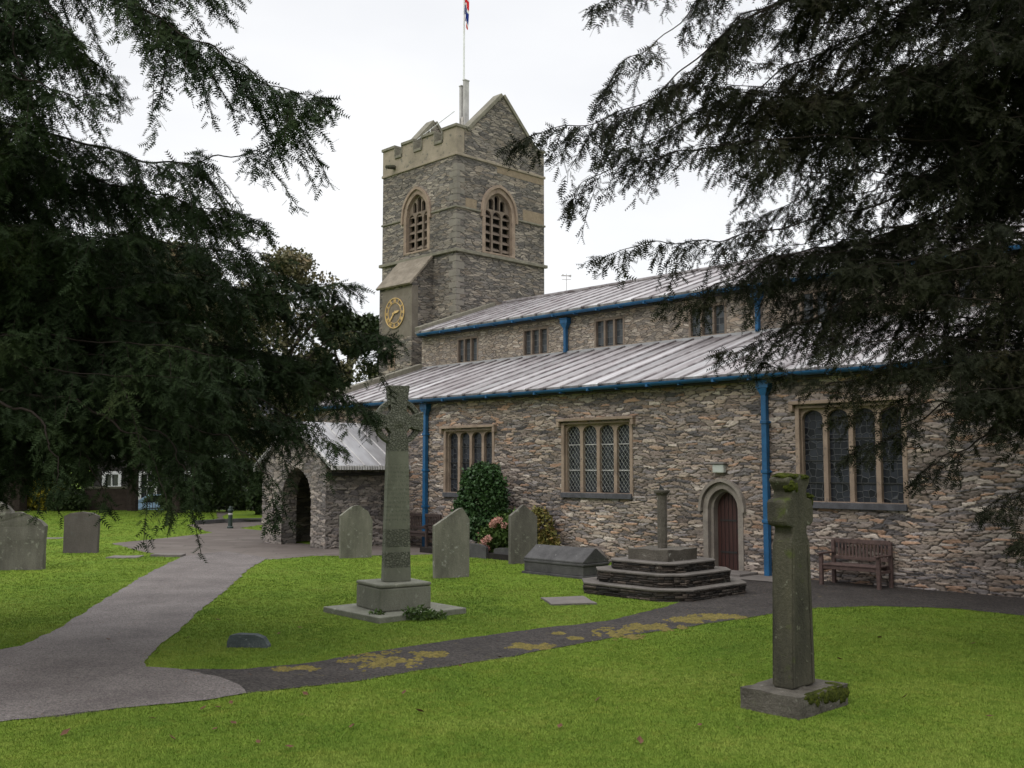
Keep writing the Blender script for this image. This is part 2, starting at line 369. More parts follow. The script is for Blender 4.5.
# ---------------------------------------------------------------- mesh helpers
class MB:
    def __init__(s): s.v = []; s.f = []; s.col = None
    def add(s, V, Fc, T=None):
        n = len(s.v)
        for p in V:
            p = Vector(p)
            s.v.append(tuple(T @ p) if T is not None else tuple(p))
        s.f += [tuple(i + n for i in f) for f in Fc]
    def box(s, x0, x1, y0, y1, z0, z1, T=None, taper=0.0):
        tx, ty = taper, taper
        V = [(x0, y0, z0), (x1, y0, z0), (x1, y1, z0), (x0, y1, z0), (x0 + tx, y0 + ty, z1), (x1 - tx, y0 + ty, z1), (x1 - tx, y1 - ty, z1), (x0 + tx, y1 - ty, z1)]
        s.add(V, [(0, 3, 2, 1), (4, 5, 6, 7), (0, 1, 5, 4), (1, 2, 6, 5), (2, 3, 7, 6), (3, 0, 4, 7)], T)
    def slab(s, outer, holes, fn, d0, d1):
        "flat panel with holes; fn(a, b, d) -> point; d0 front, d1 back"
        loops = [outer] + list(holes)
        tri = tessellate_polygon([[Vector((p[0], p[1], 0)) for p in lp] for lp in loops])
        flat = [p for lp in loops for p in lp]; n = len(flat)
        V = [fn(p[0], p[1], d0) for p in flat] + [fn(p[0], p[1], d1) for p in flat]
        Fc = [tuple(t) for t in tri] + [tuple(n + i for i in reversed(t)) for t in tri]
        k = 0
        for lp in loops:
            m_ = len(lp)
            for i in range(m_):
                a, b_ = k + i, k + (i + 1) % m_
                Fc.append((a, b_, n + b_, n + a))
            k += m_
        s.add(V, Fc)
    def prism(s, poly, z0, z1, T=None):
        n = len(poly)
        V = [(p[0], p[1], z0) for p in poly] + [(p[0], p[1], z1) for p in poly]
        s.add(V, [tuple(range(n))[::-1], tuple(range(n, 2 * n))] + [(i, (i + 1) % n, n + (i + 1) % n, n + i) for i in range(n)], T)
    def tube(s, pts, rad, n=6, cap=True):
        pts = [Vector(p) for p in pts]
        if not hasattr(rad, '__len__'): rad = [rad] * len(pts)
        V = []; up = Vector((0, 0, 1))
        for i, p in enumerate(pts):
            d = (pts[min(i + 1, len(pts) - 1)] - pts[max(i - 1, 0)]).normalized()
            a = d.cross(up)
            if a.length < .05: a = d.cross(Vector((1, 0, 0)))
            a.normalize(); b_ = a.cross(d)
            for k in range(n):
                t = 2 * math.pi * k / n
                V.append(p + (a * math.cos(t) + b_ * math.sin(t)) * rad[i])
        Fc = [(i * n + k, i * n + (k + 1) % n, (i + 1) * n + (k + 1) % n, (i + 1) * n + k) for i in range(len(pts) - 1) for k in range(n)]
        if cap: Fc += [tuple(range(n))[::-1], tuple(range((len(pts) - 1) * n, len(pts) * n))]
        s.add(V, Fc)
    def lathe(s, prof, n=20, T=None):
        V = []; m_ = len(prof)
        for r, z in prof:
            for k in range(n):
                t = 2 * math.pi * k / n; V.append((r * math.cos(t), r * math.sin(t), z))
        Fc = [(i * n + k, i * n + (k + 1) % n, (i + 1) * n + (k + 1) % n, (i + 1) * n + k) for i in range(m_ - 1) for k in range(n)]
        Fc += [tuple(range(n))[::-1], tuple(range((m_ - 1) * n, m_ * n))]
        s.add(V, Fc, T)
    def build(s, name, material, parent=None, smooth=False, bevel=0.0, fixn=True, rough=None):
        me = bpy.data.meshes.new(name); me.from_pydata(s.v, [], s.f)
        me.materials.append(material)
        if fixn or rough:
            bm = bmesh.new(); bm.from_mesh(me)
            if fixn: bmesh.ops.recalc_face_normals(bm, faces=bm.faces)
            if rough:
                amp, freq, cuts = rough
                if cuts: bmesh.ops.subdivide_edges(bm, edges=bm.edges, cuts=cuts, use_grid_fill=True)
                for v in bm.verts:
                    v.co += mnoise.noise_vector(v.co * freq + Vector((len(name), 3, 1))) * amp
            bm.to_mesh(me); bm.free()
        if smooth:
            me.polygons.foreach_set('use_smooth', [True] * len(me.polygons))
        o = bpy.data.objects.new(name, me); COL.objects.link(o)
        if parent is not None: o.parent = parent
        if bevel:
            bv = o.modifiers.new('b', 'BEVEL'); bv.width = bevel; bv.segments = 2; bv.limit_method = 'ANGLE'; bv.angle_limit = R(35)
        return o
def rawmesh(name, V, T3, material, parent=None, colors=None, quads=False, smooth=False):
    me = bpy.data.meshes.new(name)
    V = np.asarray(V, dtype=np.float32); T3 = np.asarray(T3, dtype=np.int32); k = T3.shape[1]
    me.vertices.add(len(V)); me.vertices.foreach_set('co', V.ravel())
    me.loops.add(T3.size); me.loops.foreach_set('vertex_index', T3.ravel())
    me.polygons.add(len(T3)); me.polygons.foreach_set('loop_start', np.arange(0, T3.size, k, dtype=np.int32))
    me.polygons.foreach_set('loop_total', np.full(len(T3), k, dtype=np.int32))
    if smooth: me.polygons.foreach_set('use_smooth', np.ones(len(T3), dtype=bool))
    me.update(calc_edges=True)
    if colors is not None:
        a = me.color_attributes.new('stone', 'FLOAT_COLOR', 'POINT'); a.data.foreach_set('color', np.asarray(colors, dtype=np.float32).ravel())
    me.materials.append(material)
    o = bpy.data.objects.new(name, me); COL.objects.link(o)
    if parent is not None: o.parent = parent
    return o
def tag(o, label=None, cat=None, group=None, kind=None):
    for k, v in (('label', label), ('category', cat), ('group', group), ('kind', kind)):
        if v: o[k] = v
    return o
def thing(name, label, cat, loc=(0, 0, 0), rz=0.0, group=None):
    o = bpy.data.objects.new(name, None); COL.objects.link(o)
    o.location = loc; o.rotation_euler = (0, 0, rz); o.empty_display_size = .3
    return tag(o, label, cat, group)
def copy_tree(o, parent=None):
    c = o.copy(); COL.objects.link(c); c.parent = parent
    for ch in o.children: copy_tree(ch, c)
    return c
def T(x=0, y=0, z=0, rz=0.0, rx=0.0, ry=0.0):
    return Matrix.Translation((x, y, z)) @ Matrix.Rotation(rz, 4, 'Z') @ Matrix.Rotation(ry, 4, 'Y') @ Matrix.Rotation(rx, 4, 'X')

# ---- walls of real stones: a fine sheet whose relief and per-stone number come from a stretched cell pattern
def hash2(ix, iy, k):
    h = (ix * 374761393 + iy * 668265263 + k * 1442695041) & 0xFFFFFFFF
    h = ((h ^ (h >> 13)) * 1274126177) & 0xFFFFFFFF
    return ((h ^ (h >> 16)) & 0xFFFFFF) / float(0xFFFFFF)
def vnoise(a, b, k):
    ia, ib = np.floor(a).astype(np.int64), np.floor(b).astype(np.int64); fa, fb = a - ia, b - ib
    fa = fa * fa * (3 - 2 * fa); fb = fb * fb * (3 - 2 * fb)
    return (hash2(ia, ib, k) * (1 - fa) + hash2(ia + 1, ib, k) * fa) * (1 - fb) + (hash2(ia, ib + 1, k) * (1 - fa) + hash2(ia + 1, ib + 1, k) * fa) * fb
def stones(a, b, w, h, seed):
    "a, b in metres -> edge 0..1, two random numbers per stone, relief"
    a = a + .10 * (vnoise(a * 3, b * 5, seed + 1) - .5) + .03 * (vnoise(a * 13, b * 17, seed + 2) - .5)
    b = b + .09 * (vnoise(a * 1.7, b * 3, seed + 3) - .5) + .025 * (vnoise(a * 9, b * 15, seed + 4) - .5)
    # the courses are thicker in some places than in others
    x, y = a / w, b / h
    y = y + 1.4 * vnoise(a * .8, b * 1.2, seed + 5) + .8 * vnoise(a * 2.2, b * 2.6, seed + 6)
    ix, iy = np.floor(x).astype(np.int64), np.floor(y).astype(np.int64)
    d1 = np.full(x.shape, 9.); d2 = np.full(x.shape, 9.); r1 = np.zeros(x.shape); r2 = np.zeros(x.shape)
    for dx in (-1, 0, 1):
        for dy in (-1, 0, 1):
            jx, jy = ix + dx, iy + dy
            px = jx + .5 + .8 * (hash2(jx, jy, seed) - .5) + .5 * (jy % 2); py = jy + .5 + .62 * (hash2(jx, jy, seed + 7) - .5)
            wgt = .72 + .62 * hash2(jx, jy, seed + 9)
            d = (np.maximum(abs(x - px) * .78, abs(y - py)) * .6 + .4 * np.hypot((x - px) * .78, y - py)) * wgt
            near = d < d1
            d2 = np.where(near, d1, np.minimum(d2, d))
            q1 = hash2(jx, jy, seed + 21); q2 = hash2(jx, jy, seed + 33)
            r1 = np.where(near, q1, r1); r2 = np.where(near, q2, r2)
            d1 = np.where(near, d, d1)
    e = np.clip((d2 - d1) / .12, 0, 1)
    e = e * e * (3 - 2 * e)
    relief = e * (.55 + .45 * r2)
    return e, r1, r2, relief
def stone_face(name, a0, a1, b0, b1, fn, inside, material, parent, w=.30, h=.067, step=.017, amp=.035, seed=1, step_b=None):
    "sheet over [a0,a1]x[b0,b1]; fn(a,b,d) maps arrays to points, d outward; inside(a,b) masks openings"
    step_b = step_b or step
    na, nb = int((a1 - a0) / step) + 1, int((b1 - b0) / step_b) + 1
    A, B = np.meshgrid(np.linspace(a0, a1, na), np.linspace(b0, b1, nb), indexing='ij')
    e, r1, r2, rel = stones(A, B, w, h, seed)
    D = amp * rel + .012 * (vnoise(A * 18, B * 26, seed + 50) - .5)
    P = np.stack(fn(A, B, D), -1).reshape(-1, 3)
    idx = np.arange(na * nb).reshape(na, nb)
    Q = np.stack([idx[:-1, :-1], idx[1:, :-1], idx[1:, 1:], idx[:-1, 1:]], -1).reshape(-1, 4)
    ca = (A[:-1, :-1] + A[1:, 1:]) / 2; cb = (B[:-1, :-1] + B[1:, 1:]) / 2
    keep = inside(ca, cb).ravel()
    C = np.stack([r1, e, r2, np.ones_like(e)], -1).reshape(-1, 4)
    return rawmesh(name, P, Q[keep], material, parent, colors=C)

# ================================================================ THE CHURCH (local frame: x along the south wall, y inwards, z up)
CH = (5.41976, 21.81105, 0.0); CH_RZ = math.atan2(-.71630329, .69778908)
church = thing('church', 'grey rubble stone church with square battlemented tower, blue gutters and lead roofs', 'church', CH, CH_RZ)
CHM = Matrix.Translation(CH) @ Matrix.Rotation(CH_RZ, 4, 'Z')
def chw(s, t, z=0): return CHM @ Vector((s, t, z))
S0, S1 = -17.0, 12.0
def fS(y0): return lambda a, b, d: (a, y0 + d, b)                       # facing south: d grows inwards
def fE(x0): return lambda a, b, d: (x0 - d, a, b)                       # facing east: d grows inwards
def rect(a0, a1, b0, b1): return [(a0, b0), (a1, b0), (a1, b1), (a0, b1)]
def arch(a0, a1, b0, bs, bt, n=10):
    "opening outline with a pointed or four-centred head"
    w = (a1 - a0) / 2; h = bt - bs; c = (a0 + a1) / 2
    pts = [(a0, b0), (a1, b0)]
    for i in range(0, 2 * n + 1):
        u = 1 - i / n
        au = abs(u)
        if h >= w:
            r = (w * w + h * h) / (2 * w); x = w * au
            z = math.sqrt(max(0, r * r - (x + r - w) ** 2))
        else:
            z = h * (.82 * math.sqrt(max(0, 1 - au ** 2.3)) + .18 * (1 - au))
        pts.append((c + u * w, bs + z))
    return pts
def inpoly(a, b, poly):
    r = np.zeros(a.shape, bool); n = len(poly)
    for i in range(n):
        x0, y0 = poly[i]; x1, y1 = poly[(i + 1) % n]
        if y0 == y1: continue
        c = ((y0 > b) != (y1 > b)) & (a < (x1 - x0) * (b - y0) / (y1 - y0) + x0)
        r ^= c
    return r
AW = [(-10.55, -8.42, 1.52, 3.36), (-5.93, -3.60, 1.60, 3.42), (.74, 3.12, 1.53, 3.56)]      # aisle windows, outer frame
DOOR = arch(-1.62, -.56, 0, 1.22, 2.0)
def aisle_inside(a, b):
    k = np.ones(a.shape, bool)
    for x0, x1, z0, z1 in AW: k &= ~((a > x0 + .05) & (a < x1 - .05) & (b > z0 + .04) & (b < z1 - .05))
    k &= ~inpoly(a, b, arch(-1.56, -.60, -.1, 1.40, 1.90))
    return k
stone_face('aisle_wall', S0, 6.6, -.05, 4.36, lambda a, b, d: (a, -d, b), aisle_inside, M['aisle'], church, seed=3)
mb = MB(); mb.slab(rect(6.6, S1, -.05, 4.36), [], fS(-.02), 0, .5); mb.build('aisle_wall', M['cler'], church)

def hood(mbx, x0, x1, z, y=-.05, drop=.14):
    mbx.box(x0, x1, y - .10, y + .03, z, z + .075)
    mbx.box(x0 - .002, x0 + .09, y - .09, y + .03, z - drop, z - .002); mbx.box(x1 - .09, x1 + .002, y - .09, y + .03, z - drop, z - .002)
def aisle_window(x0, x1, z0, z1, kind):
    fr = .115; n = 4; mul_ = .10
    lw = (x1 - x0 - 2 * fr - (n - 1) * mul_) / n
    mb = MB(); mb.slab(rect(x0, x1, z0, z1), [rect(x0 + fr - .02, x1 - fr + .02, z0 + .06, z1 - .05)], fS(0), -.048, .10)
    win = mb.build('window', M['sand'], church, bevel=.012)
    holes = []; hz = z1 - .055
    for i in range(n):
        a = x0 + fr + i * (lw + mul_)
        holes.append(arch(a, a + lw, z0 + .07, hz - lw * .40, hz - .03, 6))
    mb = MB(); mb.slab(rect(x0 + fr - .022, x1 - fr + .022, z0 + .062, z1 - .04), holes, fS(0), .05, .19)
    mb.build('mullions', M['sand'], win, bevel=.018)
    mb = MB(); mb.slab(rect(x0 + .05, x1 - .05, z0 + .05, z1 - .06), [], fS(0), .15, .17)
    mb.build('leaded_glass', M['glassA'], win)
    mb = MB(); mb.box(x0 + .02, x1 - .02, -.10, .12, z0 - .07, z0 + .058)
    mb.build('sill', M['sillstone'], win, bevel=.01)
    mb = MB(); hood(mb, x0 - .09, x1 + .09, z1 + .03); mb.build('hood_mould', M['sand'], win, bevel=.012)
    # saddle bars and, on the middle window, the wire guards
    mb = MB()
    for i in range(n):
        a = x0 + fr + i * (lw + mul_)
        for z in (z0 + .62, z0 + 1.26) if kind == 1 else (z0 + .45, z0 + .9, z0 + 1.35): mb.box(a, a + lw, .128, .142, z - .012, z + .012)
    mb.build('saddle_bars', M['postgrey'] if kind == 1 else M['ironblack'], win)
    if kind == 1:
        mb = MB()
        for i in range(n):
            a = x0 + fr + i * (lw + mul_); zz0 = z0 + .1; zz1 = hz - .06
            p = .115; q = .15
            def clipline(sgn, off):
                # diagonal line x = a + off + sgn*(z-zz0)*p/q
                pts = []
                za, zb = zz0, zz1
                m_ = sgn * p / q
                # restrict to a..a+lw
                zs = sorted([zz0 + (0 - off) / m_, zz0 + (lw - off) / m_])
                za, zb = max(za, zs[0]), min(zb, zs[1])
                if i == 1: pass
                if zb - za < .03: return
                mb.tube([(a + off + m_ * (za - zz0), .10, za), (a + off + m_ * (zb - zz0), .10, zb)], .0038, 4, False)
            k = -20
            while k < 40:
                clipline(1, k * p); clipline(-1, k * p); k += 1
        mb.build('wire_guard', M['wire'], win)
    return win
for i, w_ in enumerate(AW): aisle_window(*w_, i)

# priest's door
mb = MB(); mb.slab(arch(-1.60, -.56, 0, 1.40, 1.96, 14), [arch(-1.47, -.69, .02, 1.38, 1.82, 14)], fS(0), -.05, .10)
mb.slab(arch(-1.50, -.66, -.01, 1.39, 1.86, 14), [arch(-1.40, -.76, .02, 1.36, 1.76, 14)], fS(0), .07, .30)
surround = mb.build('door_surround', M['doorstone'], church, bevel=.015)
mb = MB(); outer = arch(-1.675, -.485, 1.32, 1.42, 2.05, 14); inner_ = arch(-1.61, -.55, 1.32, 1.40, 1.975, 14)
mb.slab(outer[1:] + outer[:1] + inner_[:1] + inner_[1:][::-1], [], fS(0), -.13, .0)
mb.build('hood_mould', M['doorstone'], surround)
mb = MB(); mb.slab(arch(-1.42, -.74, .0, 1.36, 1.78, 14), [], fS(0), .24, .29)
door = mb.build('door', M['door'], church)
for z in (.42, 1.12): mb = MB(); mb.box(-1.34, -.90, .225, .238, z - .02, z + .02); mb.build('hinge', M['hinge'], door)
mb = MB(); mb.tube([(-.86, .22, .84), (-.86, .22, .94)], .02, 8); mb.build('handle', M['hinge'], door)
mb = MB(); mb.box(-1.85, -.2, -.75, -.05, -.02, .07); mb.build('door_step', M['ledger'], church, bevel=.015)
mb = MB(); mb.box(-1.30, -.95, -.17, -.03, 2.36, 2.41); lf = mb.build('wall_light', M['lampbody'], church, bevel=.01)
mb = MB(); mb.box(-1.27, -.98, -.14, -.03, 2.17, 2.358); mb.build('lamp_glass', M['lampface'], lf, bevel=.02)

# downpipes with hoppers, gutters
def downpipe(x, y, ztop, zbot, w=.06):
    mb = MB(); mb.box(x - w, x + w, y - .17, y - .05, zbot, ztop - .28)
    mb.box(x - .15, x + .15, y - .22, y - .03, ztop - .14, ztop)
    mb.add([(x - .14, y - .21, ztop - .142), (x + .14, y - .21, ztop - .142), (x + .14, y - .035, ztop - .142), (x - .14, y - .035, ztop - .142), (x - w, y - .17, ztop - .3), (x + w, y - .17, ztop - .3), (x + w, y - .05, ztop - .3), (x - w, y - .05, ztop - .3)],
           [(0, 1, 2, 3), (4, 7, 6, 5), (0, 4, 5, 1), (1, 5, 6, 2), (2, 6, 7, 3), (3, 7, 4, 0)])
    mb.box(x - .17, x + .17, y - .24, y - .02, ztop + .001, ztop + .04)
    z = ztop - .9
    while z > zbot + .3:
        mb.box(x - w - .018, x + w + .018, y - .19, y - .035, z, z + .07); mb.box(x - w - .05, x + w + .05, y - .07, y - .03, z + .02, z + .05); z -= 1.05
    return mb.build('downpipe', M['blue'], church, bevel=.008)
downpipe(.07, 0, 4.12, 0.0); downpipe(-11.28, 0, 4.12, 0.0); downpipe(-9.85, 4.5, 6.95, 5.9, .05); downpipe(-2.88, 4.5, 6.95, 5.9, .05); downpipe(4.2, 4.5, 6.95, 5.9, .05)
def gutter(y, z, x0, x1):
    mb = MB(); n = 8; prof = [(.085 * math.cos(math.pi + math.pi * k / n), .085 * math.sin(math.pi + math.pi * k / n)) for k in range(n + 1)]
    prof += [(.07 * math.cos(-math.pi * k / n), .07 * math.sin(-math.pi * k / n)) for k in range(n + 1)]
    m_ = len(prof)
    V = [(x0, y + p[0], z + p[1]) for p in prof] + [(x1, y + p[0], z + p[1]) for p in prof]
    mb.add(V, [(i, (i + 1) % m_, m_ + (i + 1) % m_, m_ + i) for i in range(m_)] + [tuple(range(m_)), tuple(range(m_, 2 * m_))[::-1]])
    x = x0 + .4
    while x < x1:
        mb.box(x - .02, x + .02, y - .09, y + .2, z - .11, z - .088); mb.box(x + .9, x + .96, y - .1, y + .1, z - .1, z - .04); x += 1.83
    return mb.build('gutter', M['blue'], church)
gutter(-.34, 4.26, S0, S1); gutter(4.18, 7.14, -16.97, S1)
mb = MB(); mb.box(S0, S1, -.24, -.05, 4.14, 4.30); mb.build('eaves_board', M['darkfascia'], church)
mb = MB(); mb.box(-17.1, S1, 4.28, 4.47, 7.02, 7.18); mb.build('eaves_board', M['darkfascia'], church)

# roofs
def roof(name, x0, x1, ya, za, yb, zb, sp, th=.07, m=None, rollm=None, rr=.036):
    mb = MB(); dy, dz = yb - ya, zb - za; ln = math.hypot(dy, dz); ny, nz_ = -dz / ln, dy / ln
    if nz_ < 0: ny, nz_ = -ny, -nz_
    nx = 60; V = []; 
    mb.add([(x0, ya, za), (x1, ya, za), (x1, yb, zb), (x0, yb, zb), (x0, ya - ny * th, za - nz_ * th), (x1, ya - ny * th, za - nz_ * th), (x1, yb - ny * th, zb - nz_ * th), (x0, yb - ny * th, zb - nz_ * th)],
           [(0, 1, 2, 3), (4, 7, 6, 5), (0, 4, 5, 1), (1, 5, 6, 2), (2, 6, 7, 3), (3, 7, 4, 0)])
    # slight bulges between the rolls come from the roll geometry itself
    r = mb.build(name, m or M['lead'], church)
    mb = MB(); x = x0 + .3; k = 0
    while x < x1:
        jx = random.uniform(-.02, .02)
        pts = [(x + jx, ya + dy * f - ny * -.01, za + dz * f + .008) for f in (-.008, .33, .66, 1)]
        pts[0] = (pts[0][0], pts[0][1] - .01 * (1 if dy > 0 else -1), pts[0][2] - .02)
        mb.tube(pts, [rr * 1.15, rr, rr, rr], 7); x += sp; k += 1
    mb.build('lead_rolls', rollm or M['roll'], r, smooth=True)
    return r
roof('aisle_roof', -17.05, S1 + .1, -.36, 4.32, 4.5, 5.90, .62)
roof('nave_roof', -17.12, S1 + .1, 4.14, 7.22, 8.6, 8.76, .66)
roof('nave_roof', -17.12, S1 + .1, 13.06, 7.22, 8.6, 8.76, .66)
mb = MB(); mb.tube([(-17.1, 8.6, 8.79), (S1, 8.6, 8.79)], .08, 8); mb.build('ridge_roll', M['roll'], church)
mb = MB()  # lead flashing where the aisle roof meets the clerestory
mb.box(-17.0, S1, 4.40, 4.495, 5.84, 5.94); mb.build('flashing', M['leadgrey'], church)
def coping(mbx, p, q, x0, x1, h=.16, w=None):
    "bar along the slope p->q (y, z), from x0 to x1"
    dy, dz = q[0] - p[0], q[1] - p[1]; ln = math.hypot(dy, dz); ny, nz_ = -dz / ln * h, dy / ln * h
    if nz_ < 0: ny, nz_ = -ny, -nz_
    V = [(x, *c) for x in (x0, x1) for c in ((p[0], p[1]), (q[0], q[1]), (q[0] + ny, q[1] + nz_), (p[0] + ny, p[1] + nz_))]
    mbx.add(V, [(0, 1, 2, 3), (4, 7, 6, 5), (0, 4, 5, 1), (1, 5, 6, 2), (2, 6, 7, 3), (3, 7, 4, 0)])
mb = MB(); coping(mb, (-.4, 4.28), (4.48, 5.86), -17.3, -17.0, .22); coping(mb, (4.2, 7.2), (8.0, 8.54), -17.13, -16.86, .2)
mb.build('coping', M['coping'], church, bevel=.02)

# clerestory, nave ends, aisle west wall
CW = [(-15.17, -14.06), (-11.87, -10.70), (-8.74, -7.54), (-5.2, -3.93), (-1.7, -.45), (1.9, 3.15), (5.4, 6.65)]
CZ0, CZ1 = 5.93, 6.85
mb = MB(); mb.slab(rect(-17.14, S1, 5.0, 7.1), [rect(a + .03, b - .03, CZ0 + .02, CZ1 - .02) for a, b in CW], fS(4.5), 0, .5)
mb.build('clerestory_wall', M['cler'], church)
for a, b in CW:
    mb = MB(); fr = .07; lw = (b - a - 2 * fr - 2 * .07) / 3
    mb.slab(rect(a, b, CZ0 - .04, CZ1), [rect(a + fr + i * (lw + .07), a + fr + i * (lw + .07) + lw, CZ0 + .05, CZ1 - .08) for i in range(3)], fS(4.5), -.012, .14)
    w_ = mb.build('window', M['belfry'], church, bevel=.014)
    mb = MB(); mb.slab(rect(a + .04, b - .04, CZ0 - .01, CZ1 - .03), [], fS(4.5), .1, .12); mb.build('leaded_glass', M['glassB'], w_)
mb = MB(); mb.slab([(0.0, 0), (4.5, 0), (4.5, 5.85), (0, 4.3)], [], lambda a, b, d: (-17.28 + d, a, b), 0, .27); mb.build('aisle_wall', M['tower'], church)
mb = MB(); mb.slab([(4.51, 0), (6.14, 0), (6.14, 7.9), (4.51, 7.15)], [], lambda a, b, d: (-17.14 + d, a, b), 0, .4); mb.build('nave_wall', M['tower'], church)
mb = MB(); mb.slab([(11.02, 0), (12.9, 0), (12.9, 7.15), (11.02, 7.95)], [], lambda a, b, d: (-17.14 + d, a, b), 0, .4)
mb.box(-16.7, S1, 12.5, 12.9, 0, 7.15)
mb.slab([(4.6, 0), (12.49, 0), (12.49, 7.15), (8.6, 8.6), (4.6, 7.25)], [], fE(S1 - .02), 0, .4)
mb.slab([(.5, 0), (4.49, 0), (4.49, 5.8), (.5, 4.35)], [], fE(S1 - .02), 0, .4)
mb.build('nave_wall', M['cler'], church)

# ---- tower
TX0, TX1, TY0, TY1 = -21.8, -17.14, 6.15, 11.0
tower = None
SB = (-20.38, -18.72); EB = (7.50, 9.30); BZ0, BZS, BZT = 10.78, 12.35, 13.40
mb = MB()
mb.slab(rect(TX0, TX1, 0, 14.35), [arch(SB[0] + .1, SB[1] - .1, BZ0 + .05, BZS, BZT - .08)], fS(TY0), 0, .6)
mb.slab(rect(TY0 + .6, TY1, 0, 14.35), [arch(EB[0] + .1, EB[1] - .1, BZ0 - .05, BZS, BZT - .08)], fE(TX1), 0, .6)
mb.box(TX0, TX0 + .6, TY0 + .6, TY1, 0, 14.35)
mb.box(TX0 + .6, TX1 - .6, TY1 - .6, TY1, 0, 14.35)
gab = [(TY0 + .42, 14.37), (TY1, 14.37), (TY1, 15.40), (10.45, 15.40), (8.59, 17.22), (6.80, 15.42), (TY0 + .42, 15.42)]
mb.slab(gab, [], fE(TX1), .003, .4)
gabw = [(TY0 + .42, 14.37), (TY1, 14.37), (TY1, 15.3), (10.3, 15.3), (8.6, 17.2), (6.9, 15.3), (TY0 + .42, 15.3)]
mb.slab(gabw, [], lambda a, b, d: (TX0 + d, a, b), .003, .4)
tower = mb.build('tower', M['tower'], church)
# parapets of dressed stone
mb = MB(); a, x = [], TX0
seq = [(.80, 15.42), (.50, 14.95), (.72, 15.42), (.58, 14.95), (.72, 15.42), (.56, 14.95), (.78, 15.42)]
pts = [(TX0, 14.37)]
tops = []
for w_, z in seq:
    pts += [(x, z), (x + w_, z)]; tops.append((x, x + w_, z)); x += w_
pts.append((TX1, 14.37)); pts[-2] = (TX1, pts[-2][1]); tops[-1] = (tops[-1][0], TX1, tops[-1][2])
pts = [pts[0]] + [pts[-1]] + pts[1:-1][::-1]
mb.slab(pts, [], fS(TY0), -.015, .40)
par = mb.build('parapet', M['ashlar'], tower)
mb = MB()
for i, (xa, xb, z) in enumerate(tops):
    ex = .05 if z > 15.2 else -.052
    mb.box(xa - ex, xb + ex, TY0 - .07, TY0 + .45, z + .002, z + .12)
for (xa, xb, z), (xc, xd, z2) in zip(tops[:-1], tops[1:]):    # mould returns down the merlon sides
    xx = xb; s_ = 1 if z > z2 else -1
    mb.box(*(sorted((xx + .002 * s_, xx + .052 * s_))), TY0 - .06, TY0 + .44, 15.072, 15.42)
mb.build('parapet_coping', M['coping'], par, bevel=.015)
mb = MB()
def copeE(p, q, x0, x1): coping(mb, p, q, x0, x1, .14)
copeE((6.72, 15.36), (8.6, 17.24), TX1 - .45, TX1 + .06); copeE((10.52, 15.34), (8.6, 17.24), TX1 - .448, TX1 + .062)
mb.box(TX1 - .45, TX1 + .06, TY0 + .46, 6.80, 15.425, 15.53); mb.box(TX1 - .45, TX1 + .06, 10.42, TY1 + .05, 15.405, 15.50)
mb.build('gable_coping', M['coping'], tower, bevel=.012); mb = MB()
copeE((6.82, 15.24), (8.6, 17.2), TX0 - .06, TX0 + .45); copeE((10.38, 15.24), (8.6, 17.2), TX0 - .062, TX0 + .448)
mb.box(TX0 - .06, TX0 + .45, 10.3, TY1 + .05, 15.305, 15.42)
mb.build('gable_coping', M['coping'], tower, bevel=.012)
mb = MB(); mb.box(TX0 + .4, TX1 - .4, TY0 + .4, TY1, 14.1, 14.6)
coping(mb, (TY0 + .5, 14.65), (8.5, 15.7), TX0 + .6, TX1 - .6, .06); coping(mb, (10.9, 14.65), (8.7, 15.7), TX0 + .6, TX1 - .6, .06)
mb.build('tower_roof', M['leadgrey'], tower)
mb = MB()                                                     # low cap-house behind the west gable and the rungs seen through the embrasures
for zz in np.arange(14.7, 15.6, .16): mb.box(-18.7, -18.2, TY0 + .62 + (zz - 14.7) * 1.2, TY0 + .66 + (zz - 14.7) * 1.2, zz, zz + .05)
mb.box(-18.75, -18.7, TY0 + .6, TY0 + .65, 14.6, 15.75); mb.box(-18.2, -18.15, TY0 + .6, TY0 + .65, 14.6, 15.75)
mb.tube([(-21.2, TY0 + .55, 15.5), (-17.9, TY0 + .55, 16.35)], .015, 5); mb.tube([(-19.4, TY0 + .55, 14.6), (-19.4, TY0 + .55, 15.96)], .015, 5)
mb.build('roof_ladder', M['white'], tower)
def string(z, h, proj, m='coping', name='string_course', x0=TX0, skip=None):
    mb = MB()
    def piece(face, a, b):
        if b - a < .05: return
        if face == 'S': mb.box(a, b, TY0 - proj, TY0 + .05, z, z + h)
        else: mb.box(TX1 - .05, TX1 + proj, a, b, z, z + h)
    if skip:
        piece('S', TX0 - proj, skip[0][0]); piece('S', skip[0][1], TX1 - .052)
        piece('E', TY0 - proj, skip[1][0]); piece('E', skip[1][1], TY1 + proj)
    else: piece('S', TX0 - proj, TX1 - .052); piece('E', TY0 - proj, TY1 + proj)
    mb.box(TX0 - proj - .001, TX0 + .05, TY0 + .05, TY1 + proj, z, z + h)
    return mb.build(name, M[m], tower, bevel=.02)
string(10.52, .13, .11); string(12.25, .08, .05, skip=((SB[0] - .08, SB[1] + .08), (EB[0] - .08, EB[1] + .08))); string(14.30, .11, .05, 'ashlar')
mb = MB()                                                     # dressed quoins at the south-east corner
z = 7.9; k = 0
while z < 14.2:
    h = random.uniform(.2, .3)
    if z + h > 14.28: break
    if not (z < 10.68 and z + h > 10.5 or z < 12.36 and z + h > 12.2):
        la, lb = (.42, .2) if k % 2 else (.2, .42)
        mb.box(TX1 - la, TX1 + .008, TY0 - .008, TY0 + lb, z + .01, z + h - .01)
    z += h; k += 1
mb.build('quoins', plain_stone('quoin_stone', (.15, .135, .115), (.25, .225, .19), (.10, .10, .09), 1.2, .01), tower, bevel=.01)
